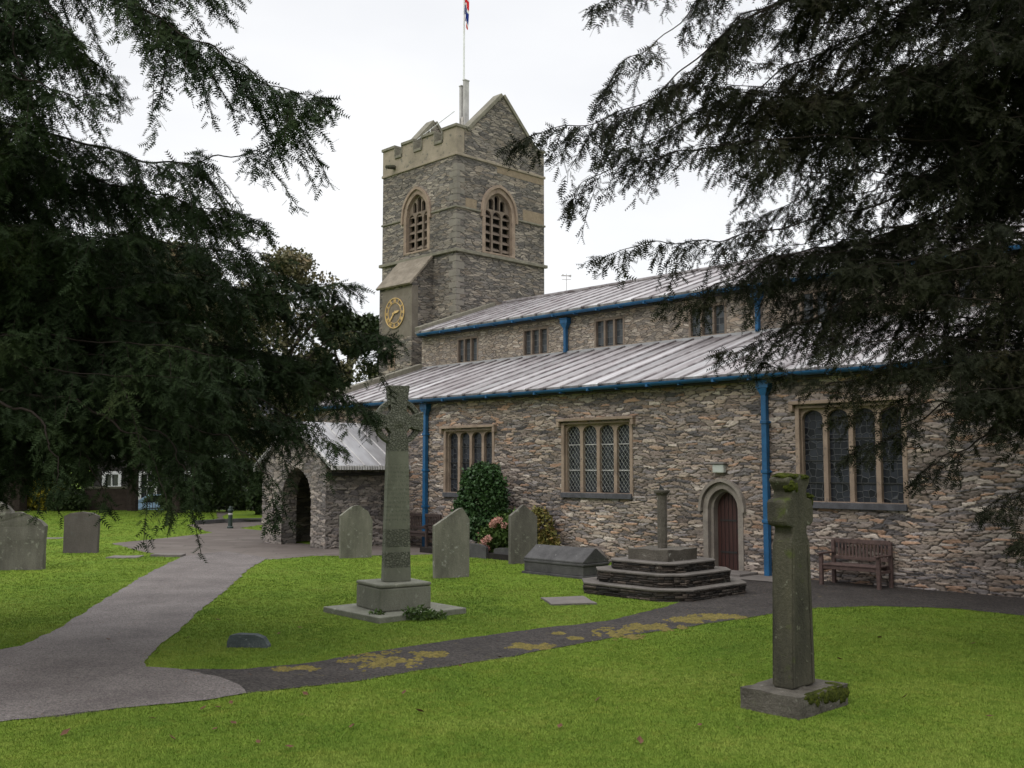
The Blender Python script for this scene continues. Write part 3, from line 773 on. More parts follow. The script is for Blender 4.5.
patch_m = plain_stone('patch_stone', (.19, .145, .10), (.28, .22, .15), (.11, .10, .08), 5, .02)
for q in ((9.75, TY1 - .01, 12.34, 12.80), (6.62, 7.2, 12.34, 12.7), (8.3, TY1 - .01, 14.02, 14.29)): mb = MB(); mb.box(TX1 - .02, TX1 + .006, *q); mb.build('sandstone_patch', patch_m, tower)
mb = MB(); mb.tube([(-21.0, TY0 - .03, 14.62), (-21.0, TY0 - .45, 14.55)], [.1, .075], 8); mb.build('water_spout', M['oldcross'], tower)

def belfry(face, a0, a1, z0):
    fn = fS(TY0) if face == 'S' else fE(TX1)
    mb = MB(); mb.slab(arch(a0, a1, z0, BZS, BZT, 12), [arch(a0 + .17, a1 - .17, z0 + .08, BZS, BZT - .2, 12)], fn, -.02, .30)
    win = mb.build('belfry_window', M['sand'], tower, bevel=.012)
    o_ = arch(a0 - .10, a1 + .10, BZS - .25, BZS, BZT + .13, 12); i_ = arch(a0 - .002, a1 + .002, BZS - .25, BZS, BZT + .005, 12)
    mb = MB(); mb.slab(o_[1:] + o_[:1] + i_[:1] + i_[1:][::-1], [], fn, -.09, .02); mb.build('hood_mould', M['sand'], win)
    ia0, ia1 = a0 + .16, a1 - .16; n = 3; mu = .09; lw = (ia1 - ia0 - (n - 1) * mu) / n
    holes = []
    for i in range(n):
        a = ia0 + i * (lw + mu) + (.012 if i == 0 else 0); b = ia0 + i * (lw + mu) + lw - (.012 if i == n - 1 else 0)
        holes.append(arch(a, b, z0 + .10, BZS - .12, BZS + .10, 5))
    def lim(x):   # height of the arch at x
        w = (a1 - a0) / 2 - .17; c = (a0 + a1) / 2; h = BZT - .2 - BZS; r = (w * w + h * h) / (2 * w); d = abs(x - c)
        return BZS + math.sqrt(max(0, r * r - (d + r - w) ** 2))
    nn = 5; mu2 = .055; lw2 = (ia1 - ia0 - (nn - 1) * mu2) / nn
    for i in range(nn):
        a = ia0 + i * (lw2 + mu2); b = a + lw2
        top = min(lim(a), lim(b)) - .05
        if top > BZS + .30: holes.append(arch(a, b, BZS + .17, top - .1, top, 4))
    mb = MB(); mb.slab(arch(a0 + .155, a1 - .155, z0 + .082, BZS, BZT - .185, 12), holes, fn, .12, .24); mb.build('tracery', M['belfry'], win, bevel=.01)
    mb = MB(); z = z0 + .18
    while z < BZS:
        for i in range(n):
            a = ia0 + i * (lw + mu); b = a + lw
            P = [(a, z, .16), (b, z, .16), (b, z + .14, .34), (a, z + .14, .34)]
            V = [fn(*(q[0], q[1], q[2])) for q in P] + [fn(q[0], q[1] + .05, q[2]) for q in P]
            mb.add(V, [(0, 1, 2, 3), (4, 7, 6, 5), (0, 4, 5, 1), (1, 5, 6, 2), (2, 6, 7, 3), (3, 7, 4, 0)])
        z += .33
    mb.build('louvres', M['belfry'], win)
    mb = MB(); mb.slab(arch(a0 + .02, a1 - .02, z0 + .02, BZS, BZT - .05, 12), [], fn, .42, .45); mb.build('louvre_backing', M['inside'], win)
belfry('S', *SB, BZ0 + .05); belfry('E', *EB, BZ0 - .1)

# clock turret against the south face
QX0, QX1, QY = -20.55, -18.50, 5.1
mb = MB(); mb.slab([(QY, 0), (TY0 + .02, 0), (TY0 + .02, 10.5), (QY, 9.36)], [], lambda a, b, d: (QX1 - d, a, b), 0, QX1 - QX0)
turret = mb.build('clock_turret', M['tower'], church)
mb = MB(); coping(mb, (QY - .1, 9.27), (TY0 + .0, 10.52), QX0 - .06, QX1 + .06, .10); mb.build('turret_roof', M['turretroof'], turret, bevel=.02)
mb = MB(); mb.box(QX1 - .42, QX1 + .004, QY - .004, QY + .3, 7.3, 9.25); mb.box(QX0 + .2, QX1 - .421, QY - .006, QY + .1, 7.25, 9.22)
mb.build('clock_panel', plain_stone('panel_stone', (.135, .115, .09), (.20, .175, .14), (.10, .09, .08), 2.5, .01), turret)
cx, cz, cr_ = -19.52, 8.28, .60
clock = None
mb = MB()
def disc(mbx, r0, r1, y0, y1, n=48):
    V = []
    for r in (r0, r1):
        for y in (y0, y1):
            for k in range(n):
                t = 2 * math.pi * k / n; V.append((cx + r * math.sin(t), y, cz + r * math.cos(t)))
    Fc = []
    for k in range(n):
        j = (k + 1) % n
        Fc += [(k, j, 2 * n + j, 2 * n + k), (n + k, 3 * n + k, 3 * n + j, n + j), (2 * n + k, 2 * n + j, 3 * n + j, 3 * n + k), (k, n + k, n + j, j)]
    mbx.add(V, Fc)
disc(mb, .001, cr_ * .99, QY - .03, QY); clock = mb.build('clock', M['clockface'], church)
mb = MB(); disc(mb, cr_ * .955, cr_ * 1.0, QY - .06, QY - .031); disc(mb, cr_ * .66, cr_ * .69, QY - .055, QY - .031)
mb.build('clock_ring', M['gold'], clock)
NUM = ['XII', 'I', 'II', 'III', 'IIII', 'V', 'VI', 'VII', 'VIII', 'IX', 'X', 'XI']
mb = MB()
def bar(x0, z0, x1, z1, w, Tm):
    dx, dz = x1 - x0, z1 - z0; l = math.hypot(dx, dz); nx_, nz2 = -dz / l * w / 2, dx / l * w / 2
    V = [(x, y, z) for y in (-.02, 0) for x, z in ((x0 + nx_, z0 + nz2), (x0 - nx_, z0 - nz2), (x1 - nx_, z1 - nz2), (x1 + nx_, z1 + nz2))]
    mb.add(V, [(0, 1, 2, 3), (4, 7, 6, 5), (0, 4, 5, 1), (1, 5, 6, 2), (2, 6, 7, 3), (3, 7, 4, 0)], Tm)
for k, s_ in enumerate(NUM):
    a = 2 * math.pi * k / 12; wd = {'I': .032, 'V': .075, 'X': .075}; tot = sum(wd[c] for c in s_)
    Tm = Matrix.Translation((cx + .5 * math.sin(a), QY - .035, cz + .5 * math.cos(a))) @ Matrix.Rotation(a, 4, 'Y')
    x = -tot / 2; hh = .062
    for c in s_:
        w_ = wd[c]; m_ = x + w_ / 2
        if c == 'I': bar(m_, -hh, m_, hh, .018, Tm)
        elif c == 'V': bar(x + .008, hh, m_, -hh, .018, Tm); bar(x + w_ - .008, hh, m_, -hh, .012, Tm)
        else: bar(x + .006, hh, x + w_ - .006, -hh, .018, Tm); bar(x + w_ - .006, hh, x + .006, -hh, .012, Tm)
        x += w_
mb.build('clock_numerals', M['gold'], clock)
for ang, ln, w_ in ((R(222), .52, .035), (R(79), .34, .05)):
    Tm = Matrix.Translation((cx, QY - .07, cz)) @ Matrix.Rotation(ang, 4, 'Y')
    mb = MB(); mb.add([(x, y, z) for y in (-.012, .012) for x, z in ((-w_ / 2, -.1), (w_ / 2, -.1), (w_ * .9, ln * .6), (0, ln), (-w_ * .9, ln * .6))],
           [(0, 1, 2, 3, 4), (9, 8, 7, 6, 5)] + [(i, (i + 1) % 5, 5 + (i + 1) % 5, 5 + i) for i in range(5)], Tm)
    mb.build('clock_hand', M['gold'], clock)
mb = MB(); mb.slab(rect(-19.95, -19.5, 6.05, 6.75), [rect(-19.79, -19.66, 6.15, 6.65)], fS(QY), -.01, .2); sw = mb.build('slit_window', M['sand'], turret)
mb = MB(); mb.box(-19.8, -19.65, QY - .006, QY - .003, 6.14, 6.66); mb.build('dark_pane', M['inside'], sw)

# ---- south porch
PX0, PX1, PY = -15.95, -12.55, -2.68; PR = (-14.22, 3.55); PZ = 2.30
ga = [(PX0, -.1), (PX1 + .035, -.1), (PX1 + .035, PZ), (PR[0], PR[1]), (PX0, PZ)]
ARCH = arch(-14.85, -13.25, -.1, 1.35, 2.30, 12)
porch = stone_face('porch_wall', PX0, PX1 + .035, -.05, 3.6, lambda a, b, d: (a, PY - d, b), lambda a, b: inpoly(a, b, ga) & ~inpoly(a, b, arch(-14.83, -13.27, -.2, 1.35, 2.28, 12)), M['porch'], church, w=.30, h=.085, step=.026, seed=21)
stone_face('porch_wall', PY - .03, .0, -.05, PZ + .02, lambda a, b, d: (PX1 + d, a, b), lambda a, b: ~((abs(a + .72) < .07) & (abs(b - 1.25) < .42)), M['porch'], church, w=.30, h=.085, step=.026, seed=31)
mb = MB(); mb.slab(arch(-14.99, -13.11, -.05, 1.37, 2.44, 12), [ARCH], fS(PY), -.012, .5)
mb.build('porch_arch', M['tower'], church)
mb = MB(); mb.box(PX1 - .4, PX1 - .02, PY + .03, -.02, -.05, PZ - .02); mb.box(PX0, PX0 + .4, PY + .03, -.02, -.05, PZ - .02); mb.build('porch_wall', M['tower'], church)
mb = MB(); mb.slab(arch(-14.9, -13.5, 0, 1.4, 2.2), [], fS(0), -.06, -.05); mb.build('porch_door', M['inside'], church)
mb = MB(); mb.slab(rect(-.79, -.65, .85, 1.65), [], lambda a, b, d: (PX1 + d, a, b), -.12, -.1); mb.build('slit_window', M['inside'], church)
def proof(xe, ze, nm, par=None):
    dx, dz = xe - PR[0], ze - (PR[1] + .1); mb = MB(); th = .09
    V = [(x, y, z) for y in (PY - .16, .03) for x, z in ((PR[0], PR[1] + .1), (xe, ze), (xe, ze - th), (PR[0], PR[1] + .1 - th))]
    mb.add(V, [(0, 1, 2, 3), (4, 7, 6, 5), (0, 4, 5, 1), (1, 5, 6, 2), (2, 6, 7, 3), (3, 7, 4, 0)])
    r = mb.build(nm, M['leadgrey'], church)
    mb = MB(); y = PY + .42
    while y < -.05:
        mb.tube([(PR[0], y, PR[1] + .11), (xe, y, ze + .01)], .022, 5); y += .58
    mb.tube([(PR[0], PY - .15, PR[1] + .11), (xe, PY - .15, ze + .01)], .035, 6)
    y = PY - .12
    while y < 0: mb.tube([(xe + .005, y, ze - .0), (xe + .005, y, ze - .12)], .035, 6); y += .09
    mb.build('lead_seams', M['postgrey'], r)
proof(-12.1, 2.34, 'porch_roof'); proof(-16.28, 2.28, 'porch_roof')
mb = MB(); mb.box(PX1 - .1, PX1 + .12, PY - .02, .0, 2.05, 2.14); mb.build('porch_cornice', M['darkfascia'], church)

# ---- flagpole on the tower, with its two posts, and a flag hanging limp
px_, py_ = -19.62, 8.7
p = chw(px_, py_, 14.6)
fp = thing('flagpole', 'white flagpole between two tall grey posts on top of the church tower', 'flagpole', p, CH_RZ)
mb = MB(); mb.tube([(0, 0, 0.5), (0, 0, 10.5)], [.045, .03], 8); mb.build('pole', M['white'], fp)
for dx, h in ((-.09, 3.75), (.14, 3.95)):
    mb = MB(); mb.box(dx - .065 + (.0 if dx < 0 else .0), dx + .065, -.12, .12, .2, h); mb.box(dx - .08, dx + .08, -.14, .14, h, h + .05); mb.build('post', M['postgrey'], fp, bevel=.01)
mb = MB(); mb.box(-.19, .22, -.16, .16, -.2, 1.7); mb.box(-.14, .17, -.12, .12, 1.7, 2.4); mb.build('base', M['polebase'], fp, bevel=.03)
flag = thing('flag', 'red white and blue union flag hanging limp from the white flagpole', 'flag', tuple(chw(px_, py_, 21.75)), CH_RZ)
m, nt, b = mat('flag_cloth')
v = nt.nodes.new('ShaderNodeUVMap'); sx = nt.nodes.new('ShaderNodeSeparateXYZ'); nt.links.new(v.outputs[0], sx.inputs[0])
U, V_ = sx.outputs['X'], sx.outputs['Y']
def absd(a): return math_(nt, 'ABSOLUTE', a)
du = absd(math_(nt, 'SUBTRACT', U, .5)); dv = absd(math_(nt, 'SUBTRACT', V_, .5))
diag = absd(math_(nt, 'SUBTRACT', math_(nt, 'MULTIPLY', du, 1.0), dv))
c = mixc(nt, math_(nt, 'LESS_THAN', diag, .09), (.01, .03, .22), (.75, .75, .75))
c = mixc(nt, math_(nt, 'LESS_THAN', diag, .035), c, (.62, .02, .03))
wht = math_(nt, 'MAXIMUM', math_(nt, 'LESS_THAN', du, .10), math_(nt, 'LESS_THAN', dv, .165))
c = mixc(nt, wht, c, (.75, .75, .75))
rd = math_(nt, 'MAXIMUM', math_(nt, 'LESS_THAN', du, .06), math_(nt, 'LESS_THAN', dv, .10))
c = mixc(nt, rd, c, (.62, .02, .03)); setc(nt, b, c, .8, .2)
nu, nv = 30, 24; V = []; uv = []
for i in range(nu + 1):
    for j in range(nv + 1):
        u, w_ = i / nu, j / nv
        fold = math.sin(u * 19) * (.05 + .05 * u); out = .05 + .42 * u * (1 - .45 * (1 - w_))
        V.append((out * .8 + .02 * math.sin(w_ * 6), fold * .9, 1.9 * w_ - 1.0 * u * (1.05 - .1 * w_) + .05))
        uv.append((u, w_))
Fc = [(i * (nv + 1) + j, (i + 1) * (nv + 1) + j, (i + 1) * (nv + 1) + j + 1, i * (nv + 1) + j + 1) for i in range(nu) for j in range(nv)]
me = bpy.data.meshes.new('cloth'); me.from_pydata(V, [], Fc); ul = me.uv_layers.new(name='UVMap')
for lp in me.loops: ul.data[lp.index].uv = uv[lp.vertex_index]
me.polygons.foreach_set('use_smooth', [True] * len(me.polygons)); me.materials.append(m)
o = bpy.data.objects.new('cloth', me); COL.objects.link(o); o.parent = flag
mb = MB(); mb.tube([(0.0, 0, 0), (.0, 0, 1.95)], .02, 6); mb.build('hoist_rope', M['white'], flag)
# weather vane beyond the nave ridge
p = chw(-14.6, 9.6, 8.6)
wv = thing('weather_vane', 'small thin weather vane rising behind the upper church roof beside the tower', 'weather vane', p, 0)
mb = MB(); mb.tube([(0, 0, 0), (0, 0, 1.55)], .02, 6); mb.build('rod', M['postgrey'], wv)
mb = MB(); mb.tube([(-.3, 0, 1.25), (.3, 0, 1.25)], .014, 5); mb.tube([(0, -.3, 1.25), (0, .3, 1.25)], .014, 5); mb.build('cross_arms', M['postgrey'], wv)
mb = MB(); mb.slab([(-.3, 1.42), (.1, 1.42), (.3, 1.36), (.32, 1.5), (.1, 1.47), (-.18, 1.48), (-.2, 1.54), (-.36, 1.45)], [], lambda a, b, d: (a, d, b), -.008, .008); mb.build('vane', M['postgrey'], wv); wv.scale = (.6, .6, .75)

# ================================================================ GROUND, PATHS, GRASS
def terrain(x, y):
    "flat churchyard; the road beyond its far left end lies lower"
    k = min(1, max(0, (y - 55.5) / 1.5)) * min(1, max(0, (-8 - x) / 3))
    return -.75 * k
mb = MB()
xs = list(np.arange(-60, 61, 4.0)); ys = list(np.arange(-20, 50, 5.0)) + list(np.arange(50, 62, .75)) + list(np.arange(64, 130, 6.0))
xs = [-1500, -400, -150] + xs + [150, 400, 1500]; ys = [-800, -100] + ys + [200, 500, 1800]
V = [(x, y, terrain(x, y)) for y in ys for x in xs]; nx_ = len(xs)
mb.add(V, [(j * nx_ + i, j * nx_ + i + 1, (j + 1) * nx_ + i + 1, (j + 1) * nx_ + i) for j in range(len(ys) - 1) for i in range(nx_ - 1)])
tag(mb.build('ground', M['lawn'], smooth=True), kind='structure')

def smoothpoly(p, it=2):
    for _ in range(it):
        q = []
        for i in range(len(p)):
            a, b_ = p[i], p[(i + 1) % len(p)]
            q += [(a[0] * .75 + b_[0] * .25, a[1] * .75 + b_[1] * .25), (a[0] * .25 + b_[0] * .75, a[1] * .25 + b_[1] * .75)]
        p = q
    return p
def rag(p, amp=.03, step=.12):
    q = []
    for i in range(len(p)):
        a, b_ = Vector(p[i]), Vector(p[(i + 1) % len(p)]); n = max(1, int((b_ - a).length / step))
        for k in range(n):
            c = a.lerp(b_, k / n); d = mnoise.noise_vector(Vector((c.x * 3, c.y * 3, 0))) * amp + mnoise.noise_vector(Vector((c.x * 11, c.y * 11, 0))) * amp * .5
            q.append((c.x + d.x, c.y + d.y))
    return q
def c2(s, t): v = chw(s, t); return (v.x, v.y)
main_path = [(-7.0, 7.6), (-6.25, 8.6), (-4.63, 9.43), (-3.88, 9.83), (-3.06, 10.24), (-2.71, 10.57), (-2.95, 11.1), (-3.3, 11.45), (-3.7, 11.75), (-4.2, 11.95), (-4.36, 12.3), (-4.55, 13.3), (-4.68, 14.47),
             (-4.98, 16.4), (-5.2, 18.2), (-5.6, 21), (-5.99, 23.6), (-6.15, 26.0), (-7.8, 28.0), (-8.5, 26.6), (-8.33, 25.5), (-7.9, 22.5), (-7.35, 19.35), (-6.9, 17), (-6.48, 14.9), (-6.3, 13.3), (-6.9, 12.2), (-9.5, 10.5), (-14, 8.6), (-14, 7.0), (-9, 7.0)]
paving = [(-12.1, 31.0), (-9.75, 27.55), (-8.1, 26.6), (-8.45, 25.9), (-6.0, 25.6), (-5.2, 26.6), (-4.0, 26.7), (-2.7, 26.9), (-1.6, 27.3), (-.2, 26.3), (.0, 26.7), c2(-7.2, -.55), c2(-9.8, -.02), c2(-12.5, -.02), c2(-12.5, -2.0), c2(-17, -2.0), c2(-17.3, .2),
          c2(-23, .5), (-9.0, 48.0), (-12, 52.0), (-15, 52), (-13.2, 46), (-12.6, 42.5), (-13.0, 41.0), (-11.6, 38.0), (-10.5, 36.0), (-11.2, 33.6)]
dark_path = [(-4.2, 9.6), (-2.71, 10.55), (-1.83, 11.07), (-.83, 11.9), (0, 12.6), (1.17, 13.8), (2.57, 14.95), (3.84, 16.0), (5.0, 16.85), (5.9, 17.1), (6.6, 16.98), (7.28, 16.75), (7.93, 16.0), (8.59, 15.1), (10.4, 13.0), (14, 9.4),
             (17, 10.5), c2(11.5, -.02), c2(-1.5, -.02), c2(-2.4, -.5), (3.6, 21.2), (4.1, 20.0), (3.2, 18.2), (2.7, 17.3), (2.1, 16.4), (1.4, 15.45), (0, 14.45), (-1.43, 13.2), (-2.3, 12.3), (-3.0, 11.85), (-3.9, 11.8), (-5.0, 12.1), (-5.5, 10)]
door_flag = [c2(-2.3, -1.25), c2(.75, -1.05), c2(.7, -.03), c2(-2.3, -.03)]
polys = []
def sheet(name, poly, z, m, raggy=.05):
    p = rag(poly, raggy); polys.append(p); mb = MB()
    tri = tessellate_polygon([[Vector((a, b_, 0)) for a, b_ in p]])
    mb.add([(a, b_, z) for a, b_ in p], [tuple(t) for t in tri])
    o = mb.build(name, m); 
    return tag(o, kind='structure')
sheet('asphalt_path', main_path, .012, M['asphalt'])
sheet('gravel_path', dark_path, .008, M['darkpath'])
sheet('paving', paving, .004, M['paving'])
sheet('door_paving', door_flag, .02, M['ledger'], .01)
road = sheet('road', [(-60, 57.8), (-12, 57.8), (-12, 64), (-60, 64)], -.74, M['asphalt'])
polys.pop()
# moss cushions on the dark path
mossp = []
for k, (u, v, w_, d_) in enumerate([(296, 669.5, .24, .09), (383, 661, .48, .30), (432, 655, .2, .1), (530, 647, .33, .12), (575, 639, .1, .06), (620, 634, .36, .26), (655, 628, .42, .17), (690, 620.5, .36, .16), (716, 617.5, .42, .16), (640, 626, .12, .1), (560, 634, .1, .05)]):
    g = at(u, v, 10); t_ = CAM_H / (CAM_H - g[2]) ; gx, gy = g[0] * t_, 10 * t_
    mb = MB(); n = 40; pts = []
    for i in range(n):
        a = 2 * math.pi * i / n; rr = .75 + .55 * mnoise.noise(Vector((math.cos(a) * 1.8, math.sin(a) * 1.8, k * 3.3))) + .22 * mnoise.noise(Vector((math.cos(a) * 5, math.sin(a) * 5, k))) + .3 * mnoise.noise(Vector((math.cos(a) * 11, math.sin(a) * 11, k)))
        pts.append((gx + math.cos(a) * w_ * .8 * rr, gy + math.sin(a) * d_ * 1.9 * rr))
    mossp.append(pts); c0 = (gx, gy)
    rr_ = random.Random(k * 7 + 1)
    for q in range(int(330 * w_ / .35)):
        a = rr_.uniform(0, 6.28); f = rr_.random() ** .55 * 1.12; x, y = gx + math.cos(a) * w_ * f, gy + math.sin(a) * d_ * 2.0 * f
        if mnoise.noise(Vector((x * 5, y * 3.2, k))) < -.2 + .45 * (f - .6): continue
        s0 = rr_.uniform(.016, .05) * (1.25 - .7 * f); n0 = len(mb.v); hz0 = .014 + s0 * .35; m0 = 7
        mb.v += [(x + math.cos(j * .8976) * s0 * rr_.uniform(.7, 1.3) * 1.25, y + math.sin(j * .8976) * s0 * rr_.uniform(.7, 1.3), .007) for j in range(m0)] + [(x, y, hz0)]
        mb.f += [(n0 + j, n0 + (j + 1) % m0, n0 + m0) for j in range(m0)]
    tag(mb.build('moss_patch', M['moss'], smooth=True), kind='stuff')

SOLID = []      # footprints (world x, y, radius) kept free of grass
# ================================================================ MONUMENTS
# celtic cross
def ang(deg): return R(deg)
cc = thing('celtic_cross', 'tall green grey ringed stone cross on a square block plinth in the middle lawn', 'stone cross', (-1.86, 16.35, 0), 0)
mb = MB(); mb.box(-.82, .82, -.80, .80, -.03, .09, T(rz=R(41))); mb.build('ground_slab', M['celtic'], cc, bevel=.015)
mb = MB(); mb.box(-.44, .44, -.44, .44, .09, .44, T(-.02, 0, 0, R(33))); mb.box(-.445, .445, -.445, .445, .445, .50, T(-.02, 0, 0, R(33)), taper=.0)
mb.build('plinth', M['celtic'], cc, bevel=.02)
SOLID.append((-1.86, 16.35, 1.62, 1.60, R(41)))
TS = T(.02, -.02, 0, R(20))
def fcr(a, b, d): return TS @ Vector((a, d, b))
# relief stone: carved bands and faint lines of worn lettering
m, nt, b = mat('carved_cross_stone')
o = coords(nt)
c = ramp(nt, noise(nt, coords(nt, (1, 1, .4)), 3, 6, .65), [(.3, (.12, .122, .092)), (.7, (.20, .202, .155))])
sx = nt.nodes.new('ShaderNodeSeparateXYZ'); nt.links.new(o, sx.inputs[0])
vv = node(nt, 'ShaderNodeTexVoronoi', Scale=24.0, feature='DISTANCE_TO_EDGE'); nt.links.new(coords(nt, (1, .2, 1), distort=.06), vv.inputs['Vector'])
kn = maprange(nt, vv.outputs['Distance'], .03, .16)
z = sx.outputs['Z']
band = math_(nt, 'MAXIMUM', math_(nt, 'MULTIPLY', math_(nt, 'GREATER_THAN', z, .72), math_(nt, 'LESS_THAN', z, .96)), math_(nt, 'MAXIMUM', math_(nt, 'MULTIPLY', math_(nt, 'GREATER_THAN', z, 1.04), math_(nt, 'LESS_THAN', z, 1.32)), math_(nt, 'GREATER_THAN', z, 2.55)))
lines = node(nt, 'ShaderNodeTexWave', Scale=4.6, bands_direction='Z'); nt.links.new(o, lines.inputs['Vector'])
let = math_(nt, 'MULTIPLY', math_(nt, 'GREATER_THAN', lines.outputs['Fac'], .5), math_(nt, 'GREATER_THAN', noise(nt, coords(nt, (70, 20, 26)), 1, 2), .52))
let = math_(nt, 'MULTIPLY', let, math_(nt, 'MULTIPLY', math_(nt, 'GREATER_THAN', z, 1.42), math_(nt, 'LESS_THAN', z, 2.35)))
c = mixc(nt, math_(nt, 'MULTIPLY', band, math_(nt, 'SUBTRACT', 1, kn)), c, (.115, .117, .09))
c = mixc(nt, math_(nt, 'MULTIPLY', let, .45), c, (.07, .07, .055))
c = mixc(nt, maprange(nt, noise(nt, o, 11, 5), .62, .7, 0, .6), c, (.25, .26, .21))
setc(nt, b, c, .85, .25)
bump(nt, b, math_(nt, 'ADD', math_(nt, 'MULTIPLY', band, kn), math_(nt, 'MULTIPLY', noise(nt, o, 30, 5), .3)), .02)
M['carved'] = m
hz = 3.02       # centre of the head
def ringarc(r, a0, a1, n): return [(r * math.cos(a0 + (a1 - a0) * i / n), hz + r * math.sin(a0 + (a1 - a0) * i / n)) for i in range(n + 1)]
mb = MB()
def shaftx(zz): return .215 - .055 * (zz - .5) / 2.1
out = [(-shaftx(.5), .5), (shaftx(.5), .5), (shaftx(2.74), 2.74), (.125, 2.84), (.19, 2.92), (.40, 2.87), (.405, 3.19), (.19, 3.12), (.125, 3.2), (.175, 3.60), (-.175, 3.60), (-.125, 3.2), (-.19, 3.12), (-.405, 3.19), (-.40, 2.87), (-.19, 2.92), (-.125, 2.84), (-shaftx(2.74), 2.74)]
mb.slab(out, [], fcr, -.115, .115)
mb.build('cross_shaft', M['carved'], cc, bevel=.012)
mb = MB()
for q in range(4):
    a0 = q * math.pi / 2 + .34; a1 = (q + 1) * math.pi / 2 - .34
    mb2 = ringarc(.375, a0, a1, 8) + ringarc(.30, a0, a1, 8)[::-1]
    mb.slab(mb2, [], fcr, -.085, .085); mb.build('ring_arc', M['carved'], cc, bevel=.008); mb = MB()
for i in range(24):
    t_ = 2 * math.pi * i / 24
for (r0, yy) in ((.115, -.13),):
    V = [fcr(r0 * math.cos(2 * math.pi * i / 16), hz + r0 * math.sin(2 * math.pi * i / 16), -.11) for i in range(16)] + [fcr(0, hz, -.155)]
    mb.add(V, [(i, (i + 1) % 16, 16) for i in range(16)])
mb.build('boss', M['carved'], cc, smooth=True)

# old mossy cross at the right
oc = thing('old_cross', 'weathered dark stone cross with a mossy flared head and moss covered base block, nearest monument', 'stone cross', (2.72, 10.02, 0), R(43.5))
mb = MB(); mb.box(-.44, .44, -.32, .32, -.03, .20)
mb.build('base_block', M['crossbase'], oc, rough=(.018, 7, 7))
SOLID.append((2.72, 10.02, .9, .66, R(43.5)))
# local x = wide axis (arms), local y = thin axis
prof = [(-.20, .2), (.20, .2), (.165, 1.58), (.13, 1.66), (.13, 1.72), (.235, 1.74), (.255, 1.78), (.255, 1.96), (.235, 1.99), (.15, 2.0), (.13, 2.06), (.21, 2.165), (.20, 2.20), (0, 2.225), (-.20, 2.20), (-.22, 2.165), (-.13, 2.06), (-.15, 2.0), (-.235, 1.99), (-.255, 1.96), (-.255, 1.78), (-.235, 1.74), (-.13, 1.72), (-.13, 1.66), (-.165, 1.58)]
mb = MB(); mb.slab(prof, [], lambda a, b, d: (a, d, b), -.105, .105)
sh = mb.build('shaft_and_head', M['oldcross'], oc, bevel=.02)
mb = MB()
for sy in (-1, 1):   # raised edge mouldings on both broad faces and panels on the narrow ones
    for sx_ in (-1, 1): mb.add([(sx_ * x0, sy * y0, z_) for (x0, z_) in ((.19, .22), (.145, 1.55), (.115, 1.55), (.155, .22)) for y0 in (.105, .118)], [(0, 2, 4, 6), (1, 7, 5, 3), (0, 1, 3, 2), (2, 3, 5, 4), (4, 5, 7, 6), (6, 7, 1, 0)])
mb.build('edge_moulding', M['oldcross'], sh, bevel=.004)
def mossblob(parent, pts, seed, name='moss'):
    mb = MB()
    for (x, y, z_, rx, ry, rz_) in pts:
        bm = bmesh.new(); bmesh.ops.create_icosphere(bm, subdivisions=3, radius=1)
        for v in bm.verts:
            n_ = mnoise.noise(v.co * 2.3 + Vector((x * 9 + seed, y * 9, z_ * 9))) * .35 + mnoise.noise(v.co * 7 + Vector((x * 5, seed, 0))) * .15
            v.co *= 1 + n_
        mb.add([(x + v.co.x * rx, y + v.co.y * ry, z_ + v.co.z * rz_) for v in bm.verts], [tuple(v.index for v in f.verts) for f in bm.faces]); bm.free()
    return mb.build(name, M['gmoss'], parent, smooth=True)
mossblob(oc, [(x, -.318, zz_, .075, .014, hh_) for x, zz_, hh_ in ((-.30, .18, .02), (-.24, .15, .045), (-.17, .17, .03), (-.11, .12, .06), (-.05, .16, .04), (.02, .13, .055), (.08, .16, .04), (.15, .13, .06), (.22, .12, .07), (.28, .14, .05), (.34, .1, .065), (.39, .12, .055))] + [(x, -.29, .192, .085, .035, .018) for x in (-.2, -.06, .08, .2, .32)] + [(.36, -.2, .195, .05, .07, .016)], 3)
mossblob(oc, [(-.08, 0, 2.205, .13, .12, .035), (.10, -.02, 2.20, .12, .12, .03), (-.14, -.08, 2.12, .05, .07, .06), (.22, 0, 2.015, .07, .12, .03), (-.05, -.10, 2.1, .03, .016, .05), (.24, -.09, 1.96, .02, .02, .05)], 8)

